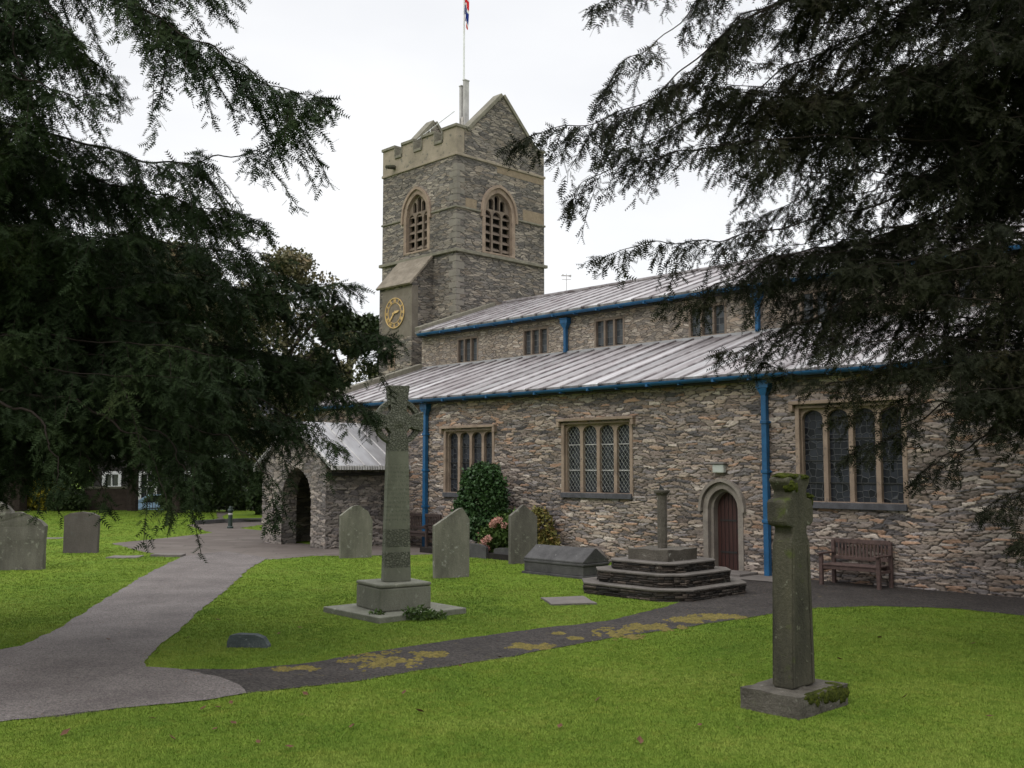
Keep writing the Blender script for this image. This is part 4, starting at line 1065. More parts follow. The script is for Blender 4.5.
# stepped sundial
def chamf(a, c): return [(-a + c, -a), (a - c, -a), (a, -a + c), (a, a - c), (a - c, a), (-a + c, a), (-a, a - c), (-a, -a + c)]
sdl = thing('sundial', 'slim stone pillar sundial on three dark slate steps in front of the church door', 'sundial', (2.80, 19.12, 0), CH_RZ)
SOLID.append((2.80, 19.12, 2.5, 2.5, CH_RZ))
def step_course(a, c, z0, z1, seed):
    "a step: stacked thin slates around the riser, thick flags on top"
    poly = chamf(a, c); treadz = z1 - .035
    rr = random.Random(seed); P = []; Fq = []; Cc = []
    def addbox(p0, p1, nrm, za, zb, out):
        d = (p1 - p0); n = len(P)
        o_ = nrm * out; i_ = nrm * -.12
        pts = [p0 + o_, p1 + o_, p1 + i_, p0 + i_]
        j = lambda: Vector((rr.uniform(-.004, .004), rr.uniform(-.004, .004)))
        for zz in (za, zb):
            for q in pts: q2 = q + j(); P.append((q2.x, q2.y, zz + rr.uniform(-.003, .003)))
        Fq.extend([(n, n + 3, n + 2, n + 1), (n + 4, n + 5, n + 6, n + 7), (n, n + 1, n + 5, n + 4), (n + 1, n + 2, n + 6, n + 5), (n + 2, n + 3, n + 7, n + 6), (n + 3, n, n + 4, n + 7)])
        col = (rr.random(), 1, rr.random(), 1); Cc.extend([col] * 8)
    for i in range(len(poly)):
        A_, B_ = Vector(poly[i]), Vector(poly[(i + 1) % len(poly)]); dr = (B_ - A_); ln = dr.length; dr.normalize(); nrm = Vector((dr.y, -dr.x))
        z = z0
        while z < treadz - .012:
            h = min(rr.uniform(.022, .05), treadz - z); x = -.01
            while x < ln:
                w = rr.uniform(.10, .34); x2 = min(x + w, ln + .01)
                addbox(A_ + dr * (x + .004), A_ + dr * (x2 - .004), nrm, z + .003, z + h - .003, rr.uniform(-.018, .012)); x = x2
            z += h
    o = rawmesh('step', P, Fq, M['steps'], sdl, colors=Cc)
    mb = MB(); mb.prism(chamf(a - .06, c), z0, z1 - .036); mb.build('step_core', M['inside'], o)
    mb = MB(); mb.prism(chamf(a + .015, c), z1 - .035, z1); mb.build('tread', M['treadstone'], o, bevel=.01)
step_course(1.26, .45, -.02, .205, 1); step_course(1.02, .34, .206, .43, 2); step_course(.77, .22, .431, .60, 3)
mb = MB(); mb.box(-.46, .46, -.45, .45, .601, .80); mb.build('socket_block', M['socket'], sdl, rough=(.02, 5, 6))
mb = MB(); mb.prism([(.095 * math.cos(a), .095 * math.sin(a)) for a in np.arange(8) * math.pi / 4 + math.pi / 8], .80, 1.78); mb.build('pillar', M['socket'], sdl, bevel=.01)
mb = MB(); mb.lathe([(.09, 1.77), (.10, 1.79), (.14, 1.82), (.15, 1.845), (.15, 1.87), (.13, 1.875)], 16); mb.build('capital', M['socket'], sdl)
mb = MB(); mb.slab([(-.06, 1.876), (.06, 1.876), (-.04, 1.98)], [], lambda a, b, d: (a, d, b), -.008, .008); mb.build('gnomon', M['ironblack'], sdl)

# headstones
def stone_thing(name, label, cat, loc, rz, outline, th, m, group='gravestones in the churchyard', lean=0, roughness=(.008, 4, 2), grass=True):
    o = thing(name, label, cat, loc, rz, group); o.rotation_euler = (lean, 0, rz)
    mb = MB(); mb.slab(outline, [], lambda a, b, d: (a, d, b), -th / 2, th / 2)
    st = mb.build('slab', m, o, rough=(roughness[0], roughness[1], 0), bevel=.012)
    if grass: SOLID.append((loc[0], loc[1], max(p[0] for p in outline) - min(p[0] for p in outline), th, rz))
    return o
W = lambda w: w / 2
def dense(out, n=5):
    q = []
    for i in range(len(out)):
        a, b_ = Vector(out[i]), Vector(out[(i + 1) % len(out)])
        for k in range(n): c = a.lerp(b_, k / n); q.append((c.x, c.y))
    return q
stone_thing('gravestone', 'broad rough headstone with worn broken shoulders at the left edge of the picture', 'headstone', (-11.25, 23.1, 0), R(4),
            dense([(-.72, -.1), (.73, -.1), (.745, .98), (.60, 1.12), (.42, 1.20), (.2, 1.30), (.02, 1.27), (-.1, 1.42), (-.32, 1.52), (-.5, 1.42), (-.7, 1.3)], 4), .16, M['head1'], roughness=(.03, 5, 2))
stone_thing('gravestone', 'plain upright brown grey headstone standing on the left lawn under the yew', 'headstone', (-11.57, 27.6, 0), R(0),
            dense([(-.46, -.1), (.46, -.1), (.47, .98), (.30, 1.06), (0, 1.10), (-.30, 1.06), (-.46, .98)], 3), .12, M['head2'])
stone_thing('gravestone', 'pale green headstone with a pointed top beside the porch, left of the ringed cross', 'headstone', (-3.98, 26.15, 0), R(24),
            dense([(-.40, -.1), (.40, -.1), (.42, .93), (.30, 1.17), (.05, 1.33), (-.10, 1.31), (-.42, 1.07)], 2), .16, M['head3'])
stone_thing('gravestone', 'tall pale pointed headstone between the ringed cross and the glossy shrub', 'headstone', (-1.27, 21.5, 0), R(26),
            dense([(-.38, -.1), (.38, -.1), (.40, 1.20), (.24, 1.44), (.16, 1.42), (-.39, 1.08)], 2), .14, M['head3'], lean=R(-1.5))
stone_thing('gravestone', 'dark grey gabled headstone in front of the pink hydrangea', 'headstone', (.26, 24.6, 0), R(22),
            dense([(-.34, -.1), (.34, -.1), (.345, 1.12), (.0, 1.40), (-.345, 1.14)], 2), .15, M['head1'])
stone_thing('gravestone', 'low round shouldered grave marker sunk in the grass near the path junction', 'grave marker', (-3.37, 13.27, 0), R(-4),
            dense([(-.27, -.06), (.27, -.06), (.265, .03), (.20, .125), (.10, .165), (-.14, .175), (-.23, .155), (-.265, .08)], 3), .13, plain_stone('marker_slate', (.04, .05, .05), (.085, .10, .10), (.16, .18, .17), 6, .008))
stone_thing('gravestone', 'small rounded old stone leaning against the church wall left of the sundial', 'headstone', tuple(chw(-4.75, -.20)), CH_RZ,
            [(.42 * math.cos(a) * (1), max(-.1, .36 * math.sin(a))) for a in np.linspace(-.3, math.pi + .3, 14)], .12, M['ledger'], lean=R(-8))
# chest tomb
tb = thing('chest_tomb', 'long dark slate coped tomb lying between gabled headstone and sundial steps', 'tomb', tuple(chw(-3.18, -2.86)), CH_RZ)
SOLID.append((chw(-3.18, -2.86).x, chw(-3.18, -2.86).y, 1.8, .95, CH_RZ))
mb = MB(); mb.box(-.90, .90, -.44, .44, -.03, .05); mb.build('base', M['tomb'], tb, bevel=.01)
mb = MB(); mb.box(-.86, .86, -.40, .40, .05, .25); mb.box(-.88, .88, -.42, .42, .251, .30); mb.build('body', M['tomb'], tb, bevel=.01)
mb = MB(); mb.slab([(-.41, .301), (.41, .301), (.41, .34), (.03, .60), (-.03, .60), (-.41, .34)], [], lambda a, b, d: (d, a, b), -.86, .86); mb.build('coped_lid', M['tomb'], tb, bevel=.012)
# flat ledgers
def ledger(label, u, v, w_, d_, rz, z=.03, m='ledger'):
    g = at(u, v, 10); t_ = CAM_H / (CAM_H - g[2]); x, y = g[0] * t_, 10 * t_
    mb = MB(); mb.box(-w_ / 2, w_ / 2, -d_ / 2, d_ / 2, -.04, z)
    o = mb.build('ledger_stone', M[m], bevel=.01, rough=(.015, 3, 4)); o.location = (x, y, 0); o.rotation_euler = (0, 0, rz)
    tag(o, label, 'ledger stone', 'flat stones set in the lawn'); SOLID.append((x, y, w_, d_, rz))
ledger('flat pinkish stone set in the lawn between ringed cross and sundial steps', 568, 601.5, .78, .95, R(10))
ledger('small flat stone set in the left lawn near the brown headstone', 125, 557.5, .75, .6, R(0))
ledger('narrow flat stone in the grass between the two left headstones', 52, 538.5, .6, .5, R(0), .02)
ledger('raised edge slab where the left lawn meets the paving', 168, 556.5, .8, .35, R(-3), .07)

# benches
def bench(label, s, t, w, m, rz):
    o = thing('park_bench', label, 'bench', tuple(chw(s, t)), rz, 'benches against the church')
    h = w / 2; mt = M[m]
    mb = MB()
    for k in range(4): mb.box(-h + .05, h - .05, -.26 + k * .125, -.16 + k * .125, .42, .45)
    mb.box(-h + .06, h - .06, -.24, -.20, .34, .419); mb.box(-h + .06, h - .06, .18, .22, .34, .419); mb.build('seat', mt, o, bevel=.006)
    mb = MB()
    mb.box(-h + .06, h - .06, .235, .275, .52, .59); mb.box(-h + .04, h - .04, .255, .30, .86, .95)
    n = int(w / .085)
    for k in range(n):
        x = -h + .1 + (w - .2) * (k + .5) / n; mb.box(x - .019, x + .019, .262, .283, .585, .865)
    mb.build('backrest', mt, o, bevel=.005)
    for sx_ in (-1, 1):
        x = sx_ * (h - .03)
        mb = MB(); mb.box(x - .035, x + .035, -.28, -.21, 0, .64); mb.build('leg', mt, o, bevel=.006)
        mb = MB(); mb.box(x - .035, x + .035, .22, .29, 0, .92); mb.build('leg', mt, o, bevel=.006)
        mb = MB(); mb.box(x - .04, x + .04, -.33, .219, .641, .675); mb.build('armrest', mt, o, bevel=.008)
        mb = MB(); mb.box(x - .02, x + .02, -.209, .219, .30, .36); mb.build('side_rail', mt, o, bevel=.004)
    return o
bench('weathered brown slatted wooden bench against the church wall under the big right window', 2.20, -.42, 1.24, 'benchwood', CH_RZ).scale = (1, 1, .93)
bench('very dark slatted wooden bench between the porch and the left blue downpipe', -11.25, -.42, 1.5, 'benchdark', CH_RZ)

# ================================================================ FOLIAGE
def leafcloud(name, pts, size, material, parent=None, elong=1.7, up=.4, nrm=None, sd=1):
    "one small folded leaf (two triangles) at each point"
    g = np.random.default_rng(sd); n = len(pts)
    d = g.normal(size=(n, 3)); d[:, 2] -= .15; d /= np.linalg.norm(d, axis=1)[:, None]
    q = g.normal(size=(n, 3)); q[:, 2] += up
    b_ = np.cross(d, q); b_ /= np.linalg.norm(b_, axis=1)[:, None] + 1e-9
    nn = np.cross(b_, d)
    sz = size * g.uniform(.6, 1.3, n)[:, None]
    P = np.stack([pts, pts + d * sz * elong * .5 + b_ * sz * .5 + nn * sz * .12, pts + d * sz * elong, pts + d * sz * elong * .5 - b_ * sz * .5 + nn * sz * .12], 1).reshape(-1, 3)
    k = np.arange(n)[:, None] * 4
    Tt = np.concatenate([k + np.array([[0, 1, 2]]), k + np.array([[0, 2, 3]])], 0)
    return rawmesh(name, P, Tt, material, parent)
def blobpoints(n, blobs, sd, shell=.55):
    "points spread through several ellipsoids (x,y,z,rx,ry,rz), thicker towards the outside"
    g = np.random.default_rng(sd); w = np.array([b_[3] * b_[4] * b_[5] for b_ in blobs]) ** (2 / 3); w /= w.sum()
    idx = g.choice(len(blobs), n, p=w); B = np.array(blobs)[idx]
    v = g.normal(size=(n, 3)); v /= np.linalg.norm(v, axis=1)[:, None]
    r_ = g.uniform(0, 1, n) ** (1 / 3) * (1 - shell) + shell * g.uniform(.75, 1.05, n)
    lump = 1 + .16 * np.sin(v[:, 0] * 7 + idx) * np.cos(v[:, 2] * 6 + idx * 2)
    return B[:, :3] + v * (r_ * lump)[:, None] * B[:, 3:]

# glossy shrub against the wall
sb = thing('shrub', 'tall glossy dark green shrub growing against the church wall under the left window', 'shrub', tuple(chw(-8.2, -.75)), CH_RZ)
mb = MB()
for k in range(5): mb.tube([(0, 0, 0), (.12 * math.cos(k * 1.3), .1 * math.sin(k * 1.3), .6), (.5 * math.cos(k * 1.3), .3 * math.sin(k * 1.3), 1.6)], [.04, .03, .012], 5)
mb.build('stem', M['bark'], sb)
blobs = [(.05, 0, 1.4, .62, .45, .6), (-.5, -.1, 1.2, .36, .32, .36), (.58, 0, 1.45, .36, .32, .4), (-.25, -.05, 1.95, .34, .3, .34), (.36, -.05, 2.05, .40, .32, .36), (.0, -.1, .8, .72, .42, .42), (.74, 0, 1.0, .28, .28, .3), (-.68, -.1, .8, .26, .25, .26), (.74, 0, 1.85, .17, .17, .2), (-.62, 0, 1.62, .15, .15, .17), (.05, -.05, 2.28, .2, .18, .14)]
leafcloud('foliage', blobpoints(13000, blobs, 3), .065, M['camellia'], sb, 1.5, sd=4)
hy = thing('hydrangea', 'rounded green hydrangea bush with faded pink flower heads behind the gabled headstone', 'shrub', tuple(chw(-6.95, -.85)), CH_RZ)
leafcloud('foliage', blobpoints(7500, [(0, 0, .62, .68, .5, .55), (-.45, -.1, .45, .45, .4, .42), (.3, -.2, .75, .4, .35, .35)], 5), .085, M['hydr'], hy, 1.3, sd=6)
mb = MB()
for k in range(5): mb.tube([(0, 0, 0), (.4 * math.cos(k * 1.3), .3 * math.sin(k * 1.3), .6)], [.02, .01], 4)
mb.build('stem', M['bark'], hy)
heads = [(-.55, -.42, .30), (-.42, -.5, .42), (-.7, -.3, .35), (-.35, -.52, .25), (-.9, -.2, .55), (.05, -.6, .93), (.16, -.58, .98), (-.05, -.58, .86), (-.6, -.35, .2), (.32, -.5, .85), (-.2, -.6, .5), (-1.0, -.1, .3)]
for k, h in enumerate(heads):
    leafcloud('flower_head', blobpoints(260, [(*h, .10, .10, .08)], 70 + k, .8), .028, M['petal'], hy, 1.1, sd=80 + k)
rs = thing('rose_bush', 'thin bush with turning yellow and orange leaves right of the gabled headstone', 'shrub', tuple(chw(-6.15, -.5)), CH_RZ)
leafcloud('foliage', blobpoints(2300, [(0, 0, .7, .34, .3, .5), (.2, -.05, .45, .32, .3, .35), (-.15, 0, 1.05, .25, .22, .25), (.42, -.05, .25, .22, .2, .22)], 15), .06, M['rose'], rs, 1.5, sd=16)
mb = MB()
for k in range(6): mb.tube([(0, 0, 0), (.35 * math.cos(k * 1.1), .25 * math.sin(k * 1.1), 1.1)], [.015, .006], 4)
mb.build('stem', M['bark'], rs)
# stone edging of the planting bed: curved grave kerbs set on edge
for k, (s_, t_, w_, h_) in enumerate([(-8.75, -1.45, .95, .40), (-7.6, -1.5, .95, .36), (-6.5, -1.4, .9, .30)]):
    stone_thing('kerb_slab', ['low curved dark kerb slab of the bed, nearest the glossy shrub', 'low curved dark kerb slab of the bed below the hydrangea', 'low dark kerb slab of the bed right of the gabled headstone'][k], 'kerb slab', tuple(chw(s_, t_)), CH_RZ,
                [(-w_ / 2, -.05), (w_ / 2, -.05)] + [(w_ / 2 * math.cos(a), h_ * .75 + h_ * .25 * math.sin(a)) for a in np.linspace(0, math.pi, 9)], .09, M['tomb'], 'kerb slabs round the planting bed')
mb = MB(); mb.box(-9.8, -6.0, -1.5, -.12, -.05, .14, None); o = mb.build('soil', M['inside'], rough=None); o.location = CH; o.rotation_euler = (0, 0, CH_RZ); tag(o, kind='structure')

# bollard on the paving
bo = thing('bollard', 'small dark green bollard on the paving near the far lawn edge', 'bollard', (-10.6, 38.6, 0))
mb = MB(); mb.lathe([(.12, 0), (.12, .06), (.085, .09), (.08, .62), (.11, .65), (.11, .70), (.08, .72), (.075, .78), (.05, .83)], 14); mb.build('post', M['bollard'], bo)
mb = MB(); mb.lathe([(.083, .50), (.088, .51), (.088, .56), (.083, .57)], 14); mb.build('band', M['postgrey'], bo)
mb = MB()
mb.box(-12.3, -12.1, 36.0, 45.5, 0, .10, T(0, 0, 0)); 
kb = thing('path_kerb', 'long low dark kerb where the far lawn meets the paving', 'kerb', (0, 0, 0))
pts = [(-12.7, 41.2), (-11.9, 42.4), (-11.0, 43.0), (-8.6, 43.6), (-6.5, 44.2)]
mb = MB()
for a, b_ in zip(pts[:-1], pts[1:]):
    d = Vector(b_) - Vector(a); mb.box(0, d.length - .02, -.08, .08, 0, .16, T(a[0], a[1], 0, math.atan2(d.y, d.x)))
mb.build('kerb_stones', M['tomb'], kb, bevel=.01)
mb = MB(); mb.add([(-11.9, 42.5, .10), (-8.6, 43.7, .10), (-6, 44.3, .10), (-5.5, 52, .10), (-14, 52, .10), (-13, 46, .10)], [(0, 1, 2, 3, 4, 5)]); tag(mb.build('lawn', M['lawn']), kind='structure')

# ================================================================ BEYOND THE CHURCHYARD
yw = 55.2
def far_wall(x0, x1, y, z0, z1, label, m, name='low_wall'):
    o = thing(name, label, 'wall', ((x0 + x1) / 2, y, 0)); h = (x1 - x0) / 2
    mb = MB(); mb.box(-h, h, -.2, .2, z0, z1); mb.build('wall', m, o)
    mb = MB(); mb.box(-h - .04, h + .04, -.26, .26, z1, z1 + .1); mb.build('coping', M['coping'], o); return o
far_wall(-22.9, -20.6, 55.0, -.2, 1.15, 'short brown wall between the far yew trunk and the blue car', M['brownwall'])
far_wall(-34, -22.95, 55.6, -.9, .35, 'long low dark stone wall along the road, behind the left headstones', M['tower'])
# railings
rl = thing('railings', 'thin dark iron railings in front of the pale blue parked car', 'railings', (-15.5, 55.4, 0))
mb = MB()
mb.box(-4.4, 4.4, -.02, .02, .72, .76); mb.box(-4.4, 4.4, -.02, .02, .05, .09); mb.build('rail', M['ironblack'], rl)
for k in range(58):
    mb = MB() if k == 0 else mb
    mb.box(-4.4 + k * .153 - .012, -4.4 + k * .153 + .012, -.012, .012, -.6, .95)
tag(mb.build('upright', M['ironblack'], rl), kind='stuff')
# parked car
car = thing('parked_car', 'pale blue hatchback parked on the road behind the iron railings', 'car', (-20.0, 60.2, -.74), 0)
side = [(-2.05, .32), (2.05, .30), (2.1, .55), (2.0, .78), (1.15, .92), (.5, 1.38), (-.2, 1.47), (-1.2, 1.42), (-1.75, 1.10), (-1.98, .95), (-2.08, .6)]
mb = MB(); mb.slab(side, [], lambda a, b, d: (a, d * (1 if b < .95 else .82), b), -.85, .85); body = mb.build('body', M['bluecar'], car, bevel=.05)
win = [(-1.5, .98), (-1.15, 1.33), (-.2, 1.38), (.42, 1.31), (.95, .95)]
for sgn in (-1, 1):
    mb = MB(); mb.slab(win, [], lambda a, b, d: (a, sgn * (.72 + d) + sgn * (1.38 - b) * .0, b), .0, .012); mb.build('side_window', M['winglass'], body)
    mb = MB(); mb.box(-2.09, -1.90, *sorted((sgn * .62, sgn * .84)), .78, 1.02); mb.build('tail_light', M['redlens'], car, bevel=.02)
mb = MB(); mb.add([(-1.80, -.62, 1.08), (-1.80, .62, 1.08), (-1.30, .58, 1.40), (-1.30, -.58, 1.40)], [(0, 1, 2, 3)]); mb.build('rear_window', M['winglass'], body)
for x in (-1.3, 1.3):
    for y in (-.80, .80):
        mb = MB(); mb.lathe([(.20, -.1), (.31, -.1), (.33, 0), (.31, .1), (.20, .1)], 20, T(x, y, .32, 0, R(90))); w_ = mb.build('wheel', M['tyre'], car)
        mb = MB(); mb.lathe([(.05, -.115), (.19, -.112), (.19, .112), (.05, .115)], 14, T(x, y, .32, 0, R(90))); mb.build('rim', M['postgrey'], w_)
def house(name, label, x0, x1, y, z0, zt, wallm, trim, rows, cols, wsz=(1.0, 1.5), roofm='houseroof', depth=8):
    o = thing(name, label, 'house', ((x0 + x1) / 2, y, z0)); h = (x1 - x0) / 2; H = zt - z0
    ws = [(-h + (i + .5) * 2 * h / cols, 1.0 + r_ * 2.8) for r_ in range(rows) for i in range(cols)]
    mb = MB(); mb.slab(rect(-h, h, 0, H), [rect(a - wsz[0] / 2, a + wsz[0] / 2, b, b + wsz[1]) for a, b in ws], fS(0), 0, .3)
    mb.box(-h, -h + .3, .3, depth, 0, H); mb.box(h - .3, h, .3, depth, 0, H); mb.box(-h + .3, h - .3, depth - .3, depth, 0, H); mb.build('wall', wallm, o)
    for a, b in ws:
        mb = MB(); w2, h2 = wsz[0] / 2, wsz[1]
        f0 = [rect(a - w2 - .12, a + w2 + .12, b - .12, b + h2 + .12)]
        mb.slab(f0[0], [rect(a - w2 + .08, a - .03, b + .08, b + h2 / 2 - .03), rect(a + .03, a + w2 - .08, b + .08, b + h2 / 2 - .03), rect(a - w2 + .08, a - .03, b + h2 / 2 + .03, b + h2 - .08), rect(a + .03, a + w2 - .08, b + h2 / 2 + .03, b + h2 - .08)], fS(0), -.04, .06)
        w_ = mb.build('window', trim, o)
        mb = MB(); mb.box(a - w2, a + w2, .08, .1, b, b + h2); mb.build('pane', M['winglass'], w_)
    mb = MB(); mb.slab([(-.4, H), (depth + .4, H), (depth / 2, H + 2.6)], [], lambda a, b, d: (d, a, b), -h - .2, h + .2); rf = mb.build('roof', M[roofm], o)
    mb = MB(); mb.box(h - 1.6, h - .8, depth / 2 - .4, depth / 2 + .4, H + 1.6, H + 3.6); mb.build('chimney', wallm, rf)
    return o
house('white_house', 'pale white rendered house at the far left edge beyond the churchyard', -40.5, -31.6, 64, -.8, 4.6, M['render'], M['white'], 2, 4, (.8, 1.2), depth=2.5)
house('terraced_house', 'dark slate stone house with white window frames glimpsed through the left yew', -27.2, -15.5, 66.5, -.8, 5.6, M['housestone'], M['white'], 2, 5, (1.0, 1.7))
# shrubs and trees out there
def tree(name, label, x, y, h, r_, material, n, sz, sd, group=None, trunkh=.35, low=.25, cat='tree', z0=0, tr=.3):
    o = thing(name, label, cat, (x, y, z0), 0, group); g = random.Random(sd)
    mb = MB(); mb.tube([(0, 0, 0), (.05, 0, h * trunkh), (.1, .05, h * .8)], [tr, tr * .75, tr * .2], 8)
    for k in range(7):
        a = g.uniform(0, 6.28); z_ = h * g.uniform(trunkh * .8, .65); mb.tube([(0, 0, z_), (math.cos(a) * r_ * .4, math.sin(a) * r_ * .4, z_ + h * .12), (math.cos(a) * r_ * .8, math.sin(a) * r_ * .8, z_ + h * .2)], [tr * .35, tr * .22, .03], 5)
    mb.build('trunk', M['bark'], o)
    blobs = []
    for k in range(60):
        a = g.uniform(0, 6.28); f = g.uniform(low, 1); q = r_ * math.sin(math.pi * min(1, max(.12, (f - low) / (1.02 - low) * .8 + .18))) * g.uniform(.3, .95); s_ = r_ * g.uniform(.12, .33)
        blobs.append((math.cos(a) * q, math.sin(a) * q, h * f * .93, s_, s_, s_ * g.uniform(.55, .8)))
    leafcloud('crown', blobpoints(n, blobs, sd, .5), sz, material, o, 1.6, sd=sd + 1)
    return o
def dark_bush(label, x, y, h, r_, m, n, sz, sd, z0=0):
    o = thing('garden_shrub', label, 'shrub', (x, y, z0), 0, 'shrubs along the far edge of the churchyard')
    mb = MB(); mb.tube([(0, 0, 0), (.03, 0, h * .4), (.1, .05, h * .8)], [.09, .07, .02], 5); mb.build('stem', M['bark'], o)
    leafcloud('foliage', blobpoints(n, [(0, 0, h * .5, r_, r_ * .7, h * .48), (r_ * .5, 0, h * .4, r_ * .6, r_ * .5, h * .38), (-r_ * .5, .1, h * .35, r_ * .6, r_ * .5, h * .36)], sd), sz, m, o, 1.4, sd=sd)
dark_bush('bright yellow leaved shrub between the left tree trunk and the brown wall', -25.0, 54.6, 1.75, 1.1, M['yshrub'], 4500, .13, 41)
dark_bush('dark green bush in front of the yellow shrub', -23.5, 54.0, 1.1, 1.0, M['tree'], 4000, .12, 42)
dark_bush('dark rounded bush just right of the blue car', -18.0, 54.6, 1.5, .75, M['tree'], 4000, .12, 43)
dark_bush('dark bush behind the far left headstone', -27.9, 54.0, 1.7, 1.0, M['tree'], 4000, .12, 44)
dark_bush('dark broad bush under the trees left of the porch', -14.6, 52.5, 3.0, 2.1, M['tree'], 6000, .14, 45)
dark_bush('tall dark bush close to the left wall of the porch', -10.6, 47.5, 2.8, 1.7, M['tree'], 6500, .14, 46)
tg = 'trees standing behind the churchyard'
tree('deciduous_tree', 'leafy tree with brownish turning leaves rising left of the tower', -10.4, 46.0, 13.0, 3.5, M['autumn'], 15000, .12, 51, tg)
tree('deciduous_tree', 'second brownish turning tree further left behind the yew boughs', -16.8, 51.5, 14.0, 4.2, M['autumn'], 26000, .18, 52, tg)
tree('deciduous_tree', 'dark green tree right against the foot of the tower', -8.0, 49.0, 10.6, 3.2, M['tree'], 24000, .17, 53, tg)
tree('deciduous_tree', 'dark green tree over the terraced house', -20.0, 54.0, 15.0, 4.8, M['tree'], 30000, .2, 54, tg, .3, .28)
tree('yew_tree', 'far dark yew with a thick trunk at the left edge of the lawn', -26.0, 53.6, 15.0, 5.6, M['yewL'], 36000, .2, 55, tg, .25, .26, tr=.62)
tree('deciduous_tree', 'far tree behind the left headstones and white house', -34.5, 57.5, 14.0, 5.0, M['tree'], 26000, .2, 56, tg, z0=-.6)
g_ = np.random.default_rng(91)
pts = np.stack([g_.uniform(-75, -14, 26000), g_.uniform(78, 84, 26000), g_.uniform(0, 1, 26000) ** .8], 1)
pts[:, 2] = pts[:, 2] * (8 + 2.5 * np.sin(pts[:, 0] * .33) + 1.2 * np.sin(pts[:, 0] * 1.1)) - .7
tag(leafcloud('distant_wood', pts, .42, M['tree'], sd=92), kind='stuff')

# ================================================================ THE TWO NEAR YEWS
def shoot_template(n=5, ln=1.0):
    V = [(0, .03, 0), (0, -.03, 0), (ln, 0, -.06)]; Fq = [(0, 1, 2)]
    for i in range(n):
        x = ln * (.06 + .84 * i / (n - 1)); w = .31 * (1 - .35 * (i / n)); z = -.06 * x
        for s_ in (-1, 1):
            k = len(V); V += [(x - .06, 0, z), (x + .08, 0, z), (x + .15, s_ * w, z - .05)]; Fq.append((k, k + 1, k + 2) if s_ < 0 else (k + 1, k, k + 2))
    return np.array(V, dtype=np.float32), np.array(Fq, dtype=np.int32)
TV, TF = shoot_template()
def catmull(P, n):
    P = np.array(P, float); P = np.vstack([2 * P[0] - P[1], P, 2 * P[-1] - P[-2]]); out = []
    for i in range(1, len(P) - 2):
        for t in np.linspace(0, 1, n, endpoint=False):
            a, b_, c_, d = P[i - 1:i + 3]
            out.append(.5 * ((2 * b_) + (c_ - a) * t + (2 * a - 5 * b_ + 4 * c_ - d) * t * t + (3 * b_ - a - 3 * c_ + d) * t ** 3))
    out.append(P[-2]); return np.array(out)
